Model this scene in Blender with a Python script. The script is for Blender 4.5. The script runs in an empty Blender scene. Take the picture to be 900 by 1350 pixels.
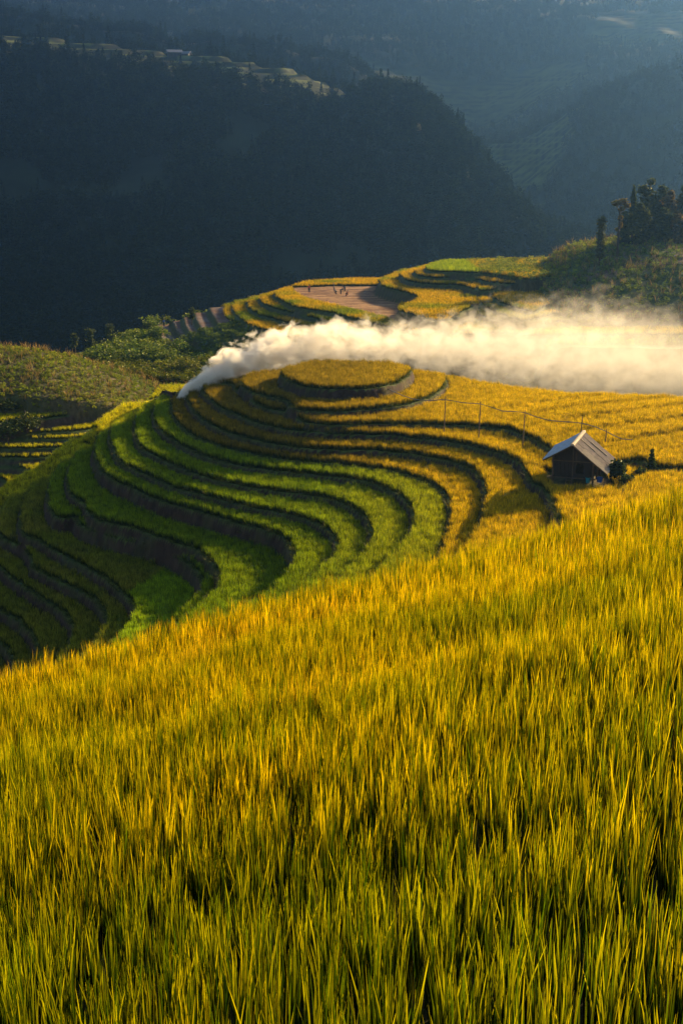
import bpy, bmesh, math, random
import numpy as np
from mathutils import Vector, Matrix

random.seed(7)
rng = np.random.default_rng(7)
S = bpy.context.scene
COL = S.collection
R = math.radians

# ------------------------------------------------------------------ camera, sky, sun, exposure
PITCH = R(15.0)
FPX = 1700.0
cam_d = bpy.data.cameras.new("camera")
cam = bpy.data.objects.new("camera", cam_d)
COL.objects.link(cam)
cam_d.sensor_fit = 'VERTICAL'
cam_d.sensor_height = 36.0
cam_d.lens = 36.0 * FPX / 1350.0
cam_d.clip_start = 0.1
cam_d.clip_end = 12000
cam.location = (0, 0, 0)
cam.rotation_euler = (math.pi / 2 - PITCH, 0, 0)
S.camera = cam

SUN_AZ = R(45.0)      # to the right of the view direction (+Y)
SUN_EL = R(19.0)
world = bpy.data.worlds.new("World")
S.world = world
world.use_nodes = True
wn = world.node_tree
wn.nodes.clear()
sky = wn.nodes.new("ShaderNodeTexSky")
sky.sky_type = 'NISHITA'
sky.sun_disc = False
sky.sun_elevation = SUN_EL
sky.sun_rotation = SUN_AZ
bg = wn.nodes.new("ShaderNodeBackground")
bg.inputs[1].default_value = 0.055
wo = wn.nodes.new("ShaderNodeOutputWorld")
wn.links.new(sky.outputs[0], bg.inputs[0])
wn.links.new(bg.outputs[0], wo.inputs[0])

sun_d = bpy.data.lights.new("sun", 'SUN')
sun_d.energy = 5.0
sun_d.angle = R(0.55)
sun_d.color = (1.0, 0.73, 0.37)
sun = bpy.data.objects.new("sun", sun_d)
COL.objects.link(sun)
sd = Vector((math.sin(SUN_AZ) * math.cos(SUN_EL), math.cos(SUN_AZ) * math.cos(SUN_EL), math.sin(SUN_EL)))
sun.rotation_euler = sd.to_track_quat('Z', 'Y').to_euler()
sun.location = (60, 60, 60)

S.view_settings.view_transform = 'Standard'
S.view_settings.look = 'None'
S.view_settings.exposure = 1.65
S.view_settings.gamma = 1.0
S.render.engine = 'CYCLES'
cy = S.cycles
cy.max_bounces = 7
cy.diffuse_bounces = 3
cy.glossy_bounces = 2
cy.transmission_bounces = 4
cy.transparent_max_bounces = 8
cy.volume_bounces = 10
cy.volume_max_steps = 300
cy.caustics_reflective = False
cy.caustics_refractive = False
cy.use_denoising = True
try:
    cy.denoiser = 'OPENIMAGEDENOISE'
    cy.denoising_prefilter = 'ACCURATE'
except Exception:
    pass

# ------------------------------------------------------------------ helpers
CP, SP = math.cos(PITCH), math.sin(PITCH)

def ray(px, py):
    u = (px - 450.0) / FPX
    v = (675.0 - py) / FPX
    return np.array([u, CP + v * SP, -SP + v * CP])

def P(px, py, z):
    """where the sight line of a point of the photograph meets the level z"""
    d = ray(px, py)
    t = z / d[2]
    return (d[0] * t, d[1] * t)

def at(px, py, Y):
    """point on that sight line at ground distance Y"""
    d = ray(px, py)
    t = Y / d[1]
    return np.array([d[0] * t, Y, d[2] * t])

def tag(o, label=None, cat=None, group=None, kind=None):
    if label: o['label'] = label
    if cat: o['category'] = cat
    if group: o['group'] = group
    if kind: o['kind'] = kind
    return o

def empty(name, loc=(0, 0, 0), rz=0.0):
    o = bpy.data.objects.new(name, None)
    o.empty_display_size = 0.3
    o.location = loc
    o.rotation_euler = (0, 0, rz)
    COL.objects.link(o)
    return o

def mesh_np(name, verts, faces, mat, parent=None, smooth=False, col=None, link=True):
    """faces: (n,3) or (n,4) array"""
    me = bpy.data.meshes.new(name)
    verts = np.asarray(verts, dtype=np.float32)
    faces = np.asarray(faces, dtype=np.int32)
    nf, k = faces.shape
    me.vertices.add(len(verts)); me.vertices.foreach_set('co', verts.ravel())
    me.loops.add(nf * k); me.loops.foreach_set('vertex_index', faces.ravel())
    me.polygons.add(nf)
    me.polygons.foreach_set('loop_start', np.arange(0, nf * k, k, dtype=np.int32))
    me.polygons.foreach_set('loop_total', np.full(nf, k, dtype=np.int32))
    if smooth:
        me.polygons.foreach_set('use_smooth', np.ones(nf, dtype=bool))
    me.update(calc_edges=True)
    if col is not None:
        a = me.color_attributes.new('Col', 'FLOAT_COLOR', 'POINT')
        c = np.ones((len(verts), 4), dtype=np.float32); c[:, :3] = col
        a.data.foreach_set('color', c.ravel())
    if mat: me.materials.append(mat)
    o = bpy.data.objects.new(name, me)
    if link: COL.objects.link(o)
    if parent is not None: o.parent = parent
    return o

class MB:
    """collects boxes and tubes, builds them as one mesh"""
    def __init__(s): s.v = []; s.f = []
    def add(s, vs, fs):
        n = len(s.v); s.v += [tuple(v) for v in vs]; s.f += [tuple(i + n for i in f) for f in fs]; return s
    def box(s, c, size, rot=None):
        hx, hy, hz = [k / 2 for k in size]
        vs = [Vector((x, y, z)) for x in (-hx, hx) for y in (-hy, hy) for z in (-hz, hz)]
        if rot is not None: vs = [rot @ v for v in vs]
        c = Vector(c)
        return s.add([v + c for v in vs], [(0, 1, 3, 2), (4, 6, 7, 5), (0, 4, 5, 1), (2, 3, 7, 6), (0, 2, 6, 4), (1, 5, 7, 3)])
    def tube(s, pts, rad, n=7, caps=True):
        pts = [Vector(p) for p in pts]
        if not isinstance(rad, (list, tuple)): rad = [rad] * len(pts)
        rings = []
        for i, p in enumerate(pts):
            d = (pts[min(i + 1, len(pts) - 1)] - pts[max(i - 1, 0)]).normalized()
            a = d.orthogonal().normalized()
            if abs(d.z) > 0.7:
                a = (Vector((1, 0, 0)) - d * d.x).normalized()
            b = d.cross(a)
            rings.append([p + (a * math.cos(2 * math.pi * j / n) + b * math.sin(2 * math.pi * j / n)) * rad[i] for j in range(n)])
        vs = [v for r_ in rings for v in r_]
        fs = []
        for i in range(len(pts) - 1):
            for j in range(n):
                fs.append((i * n + j, i * n + (j + 1) % n, (i + 1) * n + (j + 1) % n, (i + 1) * n + j))
        if caps:
            fs.append(tuple(range(n - 1, -1, -1)))
            fs.append(tuple((len(pts) - 1) * n + j for j in range(n)))
        return s.add(vs, fs)
    def build(s, name, mat, parent=None, smooth=False):
        me = bpy.data.meshes.new(name)
        me.from_pydata([tuple(v) for v in s.v], [], s.f)
        me.materials.append(mat)
        if smooth:
            me.polygons.foreach_set('use_smooth', [True] * len(me.polygons))
        me.update()
        o = bpy.data.objects.new(name, me)
        COL.objects.link(o)
        if parent is not None: o.parent = parent
        return o

# value noise
_perm = rng.random((256, 256)).astype(np.float32)
def vnoise(x, y, s=1.0, seed=0):
    x = np.asarray(x, dtype=np.float64) / s + seed * 17.3 + 1000; y = np.asarray(y, dtype=np.float64) / s + seed * 9.7 + 1000
    xi = np.floor(x).astype(int); yi = np.floor(y).astype(int)
    fx = x - xi; fy = y - yi
    fx = fx * fx * (3 - 2 * fx); fy = fy * fy * (3 - 2 * fy)
    g = lambda a, b: _perm[a & 255, b & 255]
    return (g(xi, yi) * (1 - fx) + g(xi + 1, yi) * fx) * (1 - fy) + (g(xi, yi + 1) * (1 - fx) + g(xi + 1, yi + 1) * fx) * fy
def fnoise(x, y, s=1.0, seed=0, oct=4):
    t = 0; a = 1; n = 0
    for i in range(oct):
        t = t + a * vnoise(x, y, s / 2 ** i, seed + i); n += a; a *= 0.5
    return t / n

def sstep(a, b, x):
    t = np.clip((x - a) / (b - a), 0, 1)
    return t * t * (3 - 2 * t)

def smooth_line(pts, step=0.9):
    """Catmull-Rom through the points, resampled to about step metres"""
    p = np.array(pts, dtype=float)
    q = np.vstack([2 * p[0] - p[1], p, 2 * p[-1] - p[-2]])
    out = []
    for i in range(1, len(q) - 2):
        a, b, c, d = q[i - 1], q[i], q[i + 1], q[i + 2]
        n = max(1, int(np.linalg.norm(c - b) / step))
        for t in np.linspace(0, 1, n, endpoint=False):
            out.append(0.5 * ((2 * b) + (-a + c) * t + (2 * a - 5 * b + 4 * c - d) * t * t + (-a + 3 * b - 3 * c + d) * t ** 3))
    out.append(p[-1])
    return np.array(out)

def sdist(X, Y, poly):
    """signed distance to a closed polygon, positive inside"""
    shp = X.shape
    x = X.ravel().astype(np.float32); y = Y.ravel().astype(np.float32)
    d2 = np.full(x.shape, 1e12, dtype=np.float32)
    ins = np.zeros(x.shape, dtype=bool)
    p = np.asarray(poly, dtype=np.float32)
    q = np.roll(p, -1, axis=0)
    for (ax, ay), (bx, by) in zip(p, q):
        ex, ey = bx - ax, by - ay
        L = ex * ex + ey * ey + 1e-9
        wx = x - ax; wy = y - ay
        t = np.clip((wx * ex + wy * ey) / L, 0, 1)
        dx = wx - t * ex; dy = wy - t * ey
        np.minimum(d2, dx * dx + dy * dy, out=d2)
        if (ay > by) or (ay < by):
            c = ((ay > y) != (by > y))
            xc = ex * (y - ay) / (ey if abs(ey) > 1e-9 else 1e-9) + ax
            ins ^= c & (x < xc)
    d = np.sqrt(d2)
    return np.where(ins, d, -d).reshape(shp)

def grid_mesh(name, X, Y, Z, mat, col=None, smooth=True, keep=None):
    ny, nx = X.shape
    v = np.stack([X.ravel(), Y.ravel(), Z.ravel()], 1)
    i = np.arange(ny * nx).reshape(ny, nx)
    f = np.stack([i[:-1, :-1], i[:-1, 1:], i[1:, 1:], i[1:, :-1]], -1).reshape(-1, 4)
    if keep is not None:
        k = keep.ravel()
        f = f[k[f].any(axis=1)]
    c = None if col is None else col.reshape(-1, 3)
    return mesh_np(name, v, f, mat, smooth=smooth, col=c)

# ------------------------------------------------------------------ materials
def nt(name):
    m = bpy.data.materials.new(name); m.use_nodes = True
    t = m.node_tree; t.nodes.clear()
    return m, t, t.nodes, t.links

def simple_mat(name, rgb, rough=0.8, noise=0.25, scale=8.0, metallic=0.0, stretch=(1, 1, 1), bump=0.0, spec=0.3):
    m, t, N, L = nt(name)
    out = N.new('ShaderNodeOutputMaterial'); b = N.new('ShaderNodeBsdfPrincipled')
    tc = N.new('ShaderNodeTexCoord'); mp = N.new('ShaderNodeMapping'); mp.inputs['Scale'].default_value = stretch
    nz = N.new('ShaderNodeTexNoise'); nz.inputs['Scale'].default_value = scale; nz.inputs['Detail'].default_value = 5
    mr = N.new('ShaderNodeMapRange'); mr.inputs[1].default_value = 0.3; mr.inputs[2].default_value = 0.7
    mr.inputs[3].default_value = 1 - noise; mr.inputs[4].default_value = 1 + noise
    mx = N.new('ShaderNodeVectorMath'); mx.operation = 'SCALE'; mx.inputs[0].default_value = rgb
    L.new(tc.outputs['Object'], mp.inputs[0]); L.new(mp.outputs[0], nz.inputs['Vector']); L.new(nz.outputs[0], mr.inputs[0])
    L.new(mr.outputs[0], mx.inputs['Scale']); L.new(mx.outputs[0], b.inputs['Base Color'])
    b.inputs['Roughness'].default_value = rough; b.inputs['Metallic'].default_value = metallic
    b.inputs['Specular IOR Level'].default_value = spec
    if bump:
        bp = N.new('ShaderNodeBump'); bp.inputs['Strength'].default_value = bump; bp.inputs['Distance'].default_value = 0.05
        L.new(nz.outputs[0], bp.inputs['Height']); L.new(bp.outputs[0], b.inputs['Normal'])
    L.new(b.outputs[0], out.inputs[0])
    return m

def ground_mat(name, scale=2.0, bump=0.5, amp=0.45):
    """colour comes from the painted soil/grass cover of the ground, broken up by noise"""
    m, t, N, L = nt(name)
    out = N.new('ShaderNodeOutputMaterial'); b = N.new('ShaderNodeBsdfPrincipled')
    at_ = N.new('ShaderNodeAttribute'); at_.attribute_name = 'Col'
    tc = N.new('ShaderNodeTexCoord')
    nz = N.new('ShaderNodeTexNoise'); nz.inputs['Scale'].default_value = scale; nz.inputs['Detail'].default_value = 8; nz.inputs['Roughness'].default_value = 0.65
    mp = N.new('ShaderNodeMapping'); mp.inputs['Scale'].default_value = (1, 1, 0.35)
    mr = N.new('ShaderNodeMapRange'); mr.inputs[1].default_value = 0.3; mr.inputs[2].default_value = 0.7
    mr.inputs[3].default_value = 1 - amp; mr.inputs[4].default_value = 1 + amp
    mx = N.new('ShaderNodeVectorMath'); mx.operation = 'SCALE'
    L.new(tc.outputs['Object'], mp.inputs[0]); L.new(mp.outputs[0], nz.inputs['Vector']); L.new(nz.outputs[0], mr.inputs[0])
    L.new(at_.outputs['Color'], mx.inputs[0]); L.new(mr.outputs[0], mx.inputs['Scale']); L.new(mx.outputs[0], b.inputs['Base Color'])
    b.inputs['Roughness'].default_value = 0.95; b.inputs['Specular IOR Level'].default_value = 0.1
    bp = N.new('ShaderNodeBump'); bp.inputs['Strength'].default_value = bump; bp.inputs['Distance'].default_value = 0.3
    L.new(nz.outputs[0], bp.inputs['Height']); L.new(bp.outputs[0], b.inputs['Normal'])
    L.new(b.outputs[0], out.inputs[0])
    return m

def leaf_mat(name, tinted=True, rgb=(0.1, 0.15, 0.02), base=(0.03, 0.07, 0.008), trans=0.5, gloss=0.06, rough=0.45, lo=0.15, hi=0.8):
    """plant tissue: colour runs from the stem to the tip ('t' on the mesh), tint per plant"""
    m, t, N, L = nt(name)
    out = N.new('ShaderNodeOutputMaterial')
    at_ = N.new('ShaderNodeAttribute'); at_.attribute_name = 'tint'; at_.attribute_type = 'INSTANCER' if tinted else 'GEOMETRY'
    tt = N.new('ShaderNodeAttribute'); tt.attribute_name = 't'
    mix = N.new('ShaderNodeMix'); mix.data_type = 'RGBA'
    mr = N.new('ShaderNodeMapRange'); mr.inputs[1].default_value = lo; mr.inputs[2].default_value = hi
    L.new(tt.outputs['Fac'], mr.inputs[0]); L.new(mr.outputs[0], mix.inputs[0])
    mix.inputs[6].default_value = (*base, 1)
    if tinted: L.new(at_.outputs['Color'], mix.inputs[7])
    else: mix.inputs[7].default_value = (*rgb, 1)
    var = N.new('ShaderNodeAttribute'); var.attribute_name = 'v'
    vm = N.new('ShaderNodeVectorMath'); vm.operation = 'MULTIPLY'
    ramp = N.new('ShaderNodeMix'); ramp.data_type = 'RGBA'
    ramp.inputs[6].default_value = (0.16, 0.34, 0.3, 1); ramp.inputs[7].default_value = (1.7, 1.4, 0.7, 1)
    L.new(var.outputs['Fac'], ramp.inputs[0])
    L.new(mix.outputs[2], vm.inputs[0]); L.new(ramp.outputs[2], vm.inputs[1])
    d = N.new('ShaderNodeBsdfDiffuse'); tr = N.new('ShaderNodeBsdfTranslucent'); g = N.new('ShaderNodeBsdfGlossy')
    g.inputs['Roughness'].default_value = rough
    L.new(vm.outputs[0], d.inputs[0]); L.new(vm.outputs[0], tr.inputs[0])
    m1 = N.new('ShaderNodeMixShader'); m1.inputs[0].default_value = trans
    m2 = N.new('ShaderNodeMixShader'); m2.inputs[0].default_value = gloss
    g.inputs['Color'].default_value = (0.8, 0.8, 0.6, 1)
    L.new(d.outputs[0], m1.inputs[1]); L.new(tr.outputs[0], m1.inputs[2])
    L.new(m1.outputs[0], m2.inputs[1]); L.new(g.outputs[0], m2.inputs[2])
    L.new(m2.outputs[0], out.inputs[0])
    return m

M_GROUND = ground_mat('ground_cover', 1.6, 0.6)
M_MOUNT = ground_mat('mountain_cover', 0.05, 0.4, 0.4)
M_RICE = leaf_mat('rice_leaf', base=(0.014, 0.034, 0.002), trans=0.5, gloss=0.0, lo=0.55, hi=0.98)  # green stems, deepened to paint shade into the gaps between plants
M_RICE_FAR = leaf_mat('rice_leaf_far', base=(0.03, 0.045, 0.005), trans=0.4, gloss=0.0, lo=0.3, hi=1.0)
M_BUSH = leaf_mat('bush_leaf', base=(0.02, 0.04, 0.008), trans=0.35, gloss=0.02)
M_TREELEAF = leaf_mat('tree_leaf', base=(0.008, 0.014, 0.005), trans=0.2, gloss=0.0)
M_BARK = simple_mat('bark', (0.05, 0.038, 0.028), 0.9, 0.35, 6, bump=0.4)

# ------------------------------------------------------------------ plant templates (never linked: only scattered)
def set_attr(me, name, arr):
    a = me.attributes.new(name, 'FLOAT', 'POINT'); a.data.foreach_set('value', np.asarray(arr, dtype=np.float32))

def blades(name, n, h, hv, w, spread, lean, segs, mat, rr, droop=0.12, panicle=0.0):
    V = []; F = []; T = []; VV = []
    for b in range(n):
        a = rr.uniform(0, 2 * math.pi); r0 = spread * math.sqrt(rr.random())
        bx, by = r0 * math.cos(a), r0 * math.sin(a)
        H = h * rr.uniform(1 - hv, 1 + hv)
        la = a + rr.normal(0, 0.9); le = abs(rr.normal(0, lean)) * H
        dr = abs(rr.normal(0, droop)) * H
        fa = rr.uniform(0, math.pi)
        tw = rr.normal(0, 0.6)
        ww = w * rr.uniform(0.6, 1.35)
        v = rr.random()
        n0 = len(V)
        for k in range(segs + 1):
            s = k / segs
            off = le * s + dr * s * s * s
            wv = 0.012 * math.sin(s * 5.0 + v * 6.28) * s * (H / 0.8)
            x = bx + math.cos(la) * off + math.sin(la) * wv; y = by + math.sin(la) * off - math.cos(la) * wv
            z = H * s - 0.35 * dr * s ** 3
            wd = ww * (0.55 + 0.6 * s) * (1 - s ** 3.0) + 0.0008
            fx, fy = math.cos(fa + tw * s) * wd / 2, math.sin(fa + tw * s) * wd / 2
            V += [(x - fx, y - fy, z), (x + fx, y + fy, z)]; T += [s, s]; VV += [v, v]
            if k < segs:
                i = n0 + 2 * k
                F.append((i, i + 1, i + 3, i + 2))
        if rr.random() < panicle:      # hanging ear of grain at the top
            s0 = (bx + math.cos(la) * le * 0.85, by + math.sin(la) * le * 0.85, H * rr.uniform(0.8, 0.95))
            e = rr.uniform(0.10, 0.2)
            n1 = len(V)
            for k in range(5):
                s = k / 4
                x = s0[0] + math.cos(la) * e * s * 0.7; y = s0[1] + math.sin(la) * e * s * 0.7
                z = s0[2] + e * (0.5 * s - 0.95 * s * s)
                wd = 0.018 * math.sin(math.pi * (0.15 + 0.8 * s))
                V += [(x - wd, y + wd, z), (x + wd, y - wd, z)]; T += [1, 1]; VV += [1.3, 1.3]
                if k < 4:
                    i = n1 + 2 * k
                    F.append((i, i + 1, i + 3, i + 2))
    o = mesh_np(name, V, F, mat, link=False)
    set_attr(o.data, 't', T); set_attr(o.data, 'v', VV)
    return o

def leafball(name, n, rad, hz, size, mat, rr, base=0.0, stem=False, shape='ball'):
    """a clump of many small leaves spread through its volume"""
    V = []; F = []; T = []; VV = []
    lobes = [(rr.normal(0, 0.45) * rad, rr.normal(0, 0.45) * rad, rr.uniform(0.15, 0.8) * hz, rr.uniform(0.35, 0.6)) for _ in range(7)]
    for i in range(n):
        if shape == 'ball':
            lx, ly, lz, lr = lobes[i % 7]
            d = rr.normal(size=3); d /= np.linalg.norm(d); q = rr.random() ** 0.4
            c = np.array([lx + d[0] * rad * lr * q, ly + d[1] * rad * lr * q, base + lz + d[2] * hz * 0.35 * q])
        else:      # conifer
            s = rr.random() ** 1.3
            a = rr.uniform(0, 2 * math.pi); rr_ = rad * (1 - s) * rr.uniform(0.4, 1.05) + 0.05
            c = np.array([math.cos(a) * rr_, math.sin(a) * rr_, base + hz * s])
        nrm = rr.normal(size=3); nrm /= np.linalg.norm(nrm)
        u = np.cross(nrm, [0, 0, 1.0]); u /= (np.linalg.norm(u) + 1e-6); w_ = np.cross(nrm, u)
        s = size * rr.uniform(0.5, 1.3)
        n0 = len(V)
        V += [tuple(c - u * s * 0.5), tuple(c + w_ * s * 0.35), tuple(c + u * s * 0.6), tuple(c - w_ * s * 0.35)]
        F.append((n0, n0 + 1, n0 + 2, n0 + 3))
        T += [min(1, max(0.2, (c[2] - base) / hz + 0.3))] * 4; VV += [rr.random()] * 4
    if stem:
        F_ = []
    o = mesh_np(name, V, F, mat, link=False)
    set_attr(o.data, 't', T); set_attr(o.data, 'v', VV)
    return o

def template_collection(name, objs):
    c = bpy.data.collections.new(name)
    for o in objs: c.objects.link(o)
    return c

_ng = {}
def scatter(name, pts, rot, scl, tint, coll, label, cat):
    """one object of uncountable small plants: instances of the templates on the points"""
    n = len(pts)
    me = bpy.data.meshes.new(name)
    me.vertices.add(n); me.vertices.foreach_set('co', np.asarray(pts, dtype=np.float32).ravel())
    a = me.attributes.new('rot', 'FLOAT_VECTOR', 'POINT'); a.data.foreach_set('vector', np.asarray(rot, dtype=np.float32).ravel())
    a = me.attributes.new('scl', 'FLOAT_VECTOR', 'POINT'); a.data.foreach_set('vector', np.asarray(scl, dtype=np.float32).ravel())
    a = me.attributes.new('tint', 'FLOAT_COLOR', 'POINT')
    c = np.ones((n, 4), dtype=np.float32); c[:, :3] = tint; a.data.foreach_set('color', c.ravel())
    a = me.attributes.new('pick', 'INT', 'POINT')
    a.data.foreach_set('value', rng.integers(0, 1000, n).astype(np.int32))
    o = bpy.data.objects.new(name, me); COL.objects.link(o)
    if coll.name not in _ng:
        g = bpy.data.node_groups.new('scatter_' + coll.name, 'GeometryNodeTree')
        g.interface.new_socket('Geometry', in_out='INPUT', socket_type='NodeSocketGeometry')
        g.interface.new_socket('Geometry', in_out='OUTPUT', socket_type='NodeSocketGeometry')
        N, L = g.nodes, g.links
        gi = N.new('NodeGroupInput'); go = N.new('NodeGroupOutput')
        ci = N.new('GeometryNodeCollectionInfo'); ci.inputs[0].default_value = coll; ci.inputs['Separate Children'].default_value = True
        ci.inputs['Reset Children'].default_value = True
        ip = N.new('GeometryNodeInstanceOnPoints'); ip.inputs['Pick Instance'].default_value = True
        def na(nm, ty):
            q = N.new('GeometryNodeInputNamedAttribute'); q.data_type = ty; q.inputs['Name'].default_value = nm; return q.outputs[0]
        L.new(gi.outputs[0], ip.inputs['Points']); L.new(ci.outputs[0], ip.inputs['Instance'])
        L.new(na('pick', 'INT'), ip.inputs['Instance Index'])
        er = N.new('FunctionNodeEulerToRotation'); L.new(na('rot', 'FLOAT_VECTOR'), er.inputs[0]); L.new(er.outputs[0], ip.inputs['Rotation'])
        L.new(na('scl', 'FLOAT_VECTOR'), ip.inputs['Scale'])
        L.new(ip.outputs[0], go.inputs[0])
        _ng[coll.name] = g
    md = o.modifiers.new('scatter', 'NODES'); md.node_group = _ng[coll.name]
    tag(o, label, cat, kind='stuff')
    return o

rr = np.random.default_rng(3)
C_NEAR = template_collection('near_rice', [blades('t_near', 15, 0.80, 0.26, 0.0125, 0.050, 0.04, 5, M_RICE, rr, 0.045, 0.0) for _ in range(9)])
C_CREST = template_collection('crest_rice', [blades('t_crest', 13, 0.80, 0.30, 0.019, 0.050, 0.045, 4, M_RICE, rr, 0.06, 0.0) for _ in range(7)])
C_MID = template_collection('mid_rice', [blades('t_mid', 20, 0.70, 0.14, 0.032, 0.12, 0.08, 2, M_RICE_FAR, rr, 0.12) for _ in range(6)])
C_FAR = template_collection('far_rice', [blades('t_far', 20, 0.72, 0.22, 0.08, 0.32, 0.25, 2, M_RICE_FAR, rr, 0.3) for _ in range(5)])
C_GRASS = template_collection('bank_grass', [blades('t_grass', 18, 0.34, 0.35, 0.03, 0.18, 0.7, 2, M_BUSH, rr, 0.6) for _ in range(5)])
C_BUSH = template_collection('bushes', [leafball('t_bush', 150, 0.8, 1.1, 0.22, M_BUSH, rr) for _ in range(5)])
C_STALK = template_collection('dry_stalks', [blades('t_stalk', 9, 1.15, 0.25, 0.07, 0.16, 0.12, 2, M_BUSH, rr, 0.4) for _ in range(4)])
C_WOOD = template_collection('wood_crowns', [leafball('t_wood', 260, 3.4, 7.5, 0.95, M_TREELEAF, rr, 1.5) for _ in range(5)]
                             + [leafball('t_fir', 240, 2.6, 11.0, 0.85, M_TREELEAF, rr, 1.0, shape='cone') for _ in range(1)])

def jgrid(x0, x1, y0, y1, s, jit=0.45):
    xs = np.arange(x0, x1, s); ys = np.arange(y0, y1, s)
    X, Y = np.meshgrid(xs, ys)
    X = X + rng.uniform(-jit, jit, X.shape) * s; Y = Y + rng.uniform(-jit, jit, Y.shape) * s
    return X.ravel(), Y.ravel()

def in_view(X, Y, m=0.06):
    return np.abs(X) < (0.2647 + m) * Y + 3.0

def rots(n, tilt=0.08):
    return np.stack([rng.normal(0, tilt, n), rng.normal(0, tilt, n), rng.uniform(0, 6.283, n)], 1)

def mixc(a, b, t):
    a = np.asarray(a); b = np.asarray(b); t = np.clip(np.asarray(t), 0, 1)[..., None]
    return a * (1 - t) + b * t

# ================================================================== THE ROUND TERRACED HILL
RH = 0.66          # height of the rice
RIM = 0.32         # bare rim outside the rice
# contours of the rice canopy edge: (level, steepness run, front points in the photograph's pixels)
CONT = [
 ('a', -21.3, [(378,481),(372,487),(378,493),(392,499.5),(412,504),(435,506),(465,506),(490,504.5),(512,500.5),(528,494),(537,487),(540,481)]),
 ('b', -22.7, [(322,497),(322,503),(332,512),(345,519),(360,523),(378,527),(392,532),(430,535),(465,534),(500,531),(530,527),(555,520),(572,512),(582,504),(586,497),(583,490)]),
 ('c', -23.5, [(308,500),(318,511),(335,520),(360,527),(380,532),(392,544),(410,550),(440,552),(480,551),(520,551),(560,552),(600,553),(640,556),(670,561),(700,572),(722,583),(745,594),(775,600),(805,604),(830,600),(846,598),(862,606),(900,609),(960,612)]),
 ('d', -24.2, [(270,502),(268,510),(278,519),(292,530),(310,538),(335,548),(360,555),(378,559),(395,561),(430,563),(470,565),(510,566),(545,569),(580,573),(610,577),(640,585),(667,593),(687,603),(696,616),(704,630),(716,634),(728,648),(735,668),(738,700)]),
 ('e', -25.1, [(250,512),(250,522),(256,533),(268,545),(285,555),(310,565),(340,573),(370,579),(410,583),(450,585),(500,586),(540,590),(575,596),(602,602),(622,609),(636,622),(643,642),(640,664),(633,685),(620,706),(600,735)]),
 ('f', -26.0, [(234,514),(229,523),(229,536),(236,550),(250,563),(270,573),(295,582),(330,590),(370,597),(410,601),(450,604),(490,608),(525,614),(552,622),(576,633),(590,644),(595,660),(594,685),(589,705),(575,735),(550,765)]),
 ('g', -26.5, [(225,510),(211,522),(205,536),(206,548),(214,561),(230,573),(250,584),(275,595),(305,603),(340,609),(380,614),(420,618),(455,622),(485,627),(510,635),(530,645),(541,657),(547,668),(545,690),(539,703),(527,716),(510,735),(480,765),(440,800)]),
 ('h', -27.3, [(203,521),(186,536),(180,552),(182,570),(188,583),(204,593),(225,603),(255,615),(290,626),(320,632),(355,637),(385,641),(415,645),(442,651),(465,660),(482,672),(491,687),(492,702),(487,716),(478,728),(462,742),(430,770),(380,810)]),
 ('i', -28.1, [(170,541),(152,556),(147,570),(151,584),(158,598),(166,606),(182,613),(205,623),(230,634),(262,643),(290,650),(325,659),(360,665),(385,670),(410,678),(432,689),(445,702),(447,713),(442,725),(430,739),(405,760),(360,795),(320,830)]),
 ('j', -28.9, [(140,561),(130,575),(126,590),(131,603),(140,617),(155,627),(178,637),(202,648),(225,656),(255,664),(285,672),(318,682),(350,690),(370,697),(384,708),(391,722),(389,738),(377,753),(350,778),(310,805),(270,840)]),
 ('k', -30.5, [(114,580),(100,597),(93,612),(91,630),(96,645),(106,653),(114,655),(117,666),(130,676),(152,682),(180,688),(205,697),(230,706),(250,711),(267,720),(281,733),(291,745),(292,758),(285,771),(270,788),(240,815),(210,850)]),
 ('l', -31.5, [(88,599),(72,620),(66,640),(67,657),(72,670),(84,676),(100,674),(108,684),(125,692),(150,699),(180,706),(210,715),(235,725),(256,738),(267,752),(268,766),(260,782),(235,808),(200,845)]),
 ('m', -33.1, [(54,622),(38,645),(30,665),(29,684),(35,697),(50,703),(66,713),(84,723),(102,732),(122,743),(145,757),(163,772),(177,787),(181,800),(174,814),(155,835),(130,870)]),
 ('n', -34.2, [(22,642),(6,662),(-2,682),(2,698),(18,708),(34,716),(43,728),(47,740),(64,750),(88,761),(110,771),(130,784),(142,799),(143,812),(134,828),(110,860)]),
 ('o', -35.4, [(-14,664),(-24,690),(-26,712),(-14,728),(0,739),(15,752),(35,766),(56,780),(76,791),(91,804),(99,817),(97,835),(84,856),(60,890)]),
 ('p', -36.6, [(-50,690),(-60,720),(-50,755),(-25,778),(0,794),(16,803),(35,817),(48,832),(53,845),(50,862),(35,890)]),
 ('q', -37.8, [(-90,715),(-95,760),(-60,800),(-25,820),(0,836),(12,846),(20,860),(20,875),(10,900)]),
]
BASE_Z = -39.0
LV = [c[1] for c in CONT]
DROPS = [LV[i] - (LV[i + 1] if i + 1 < len(LV) else BASE_Z) for i in range(len(LV))]
OUT = np.array([-0.82, 0.57])
polys = []
lefts = []
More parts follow.
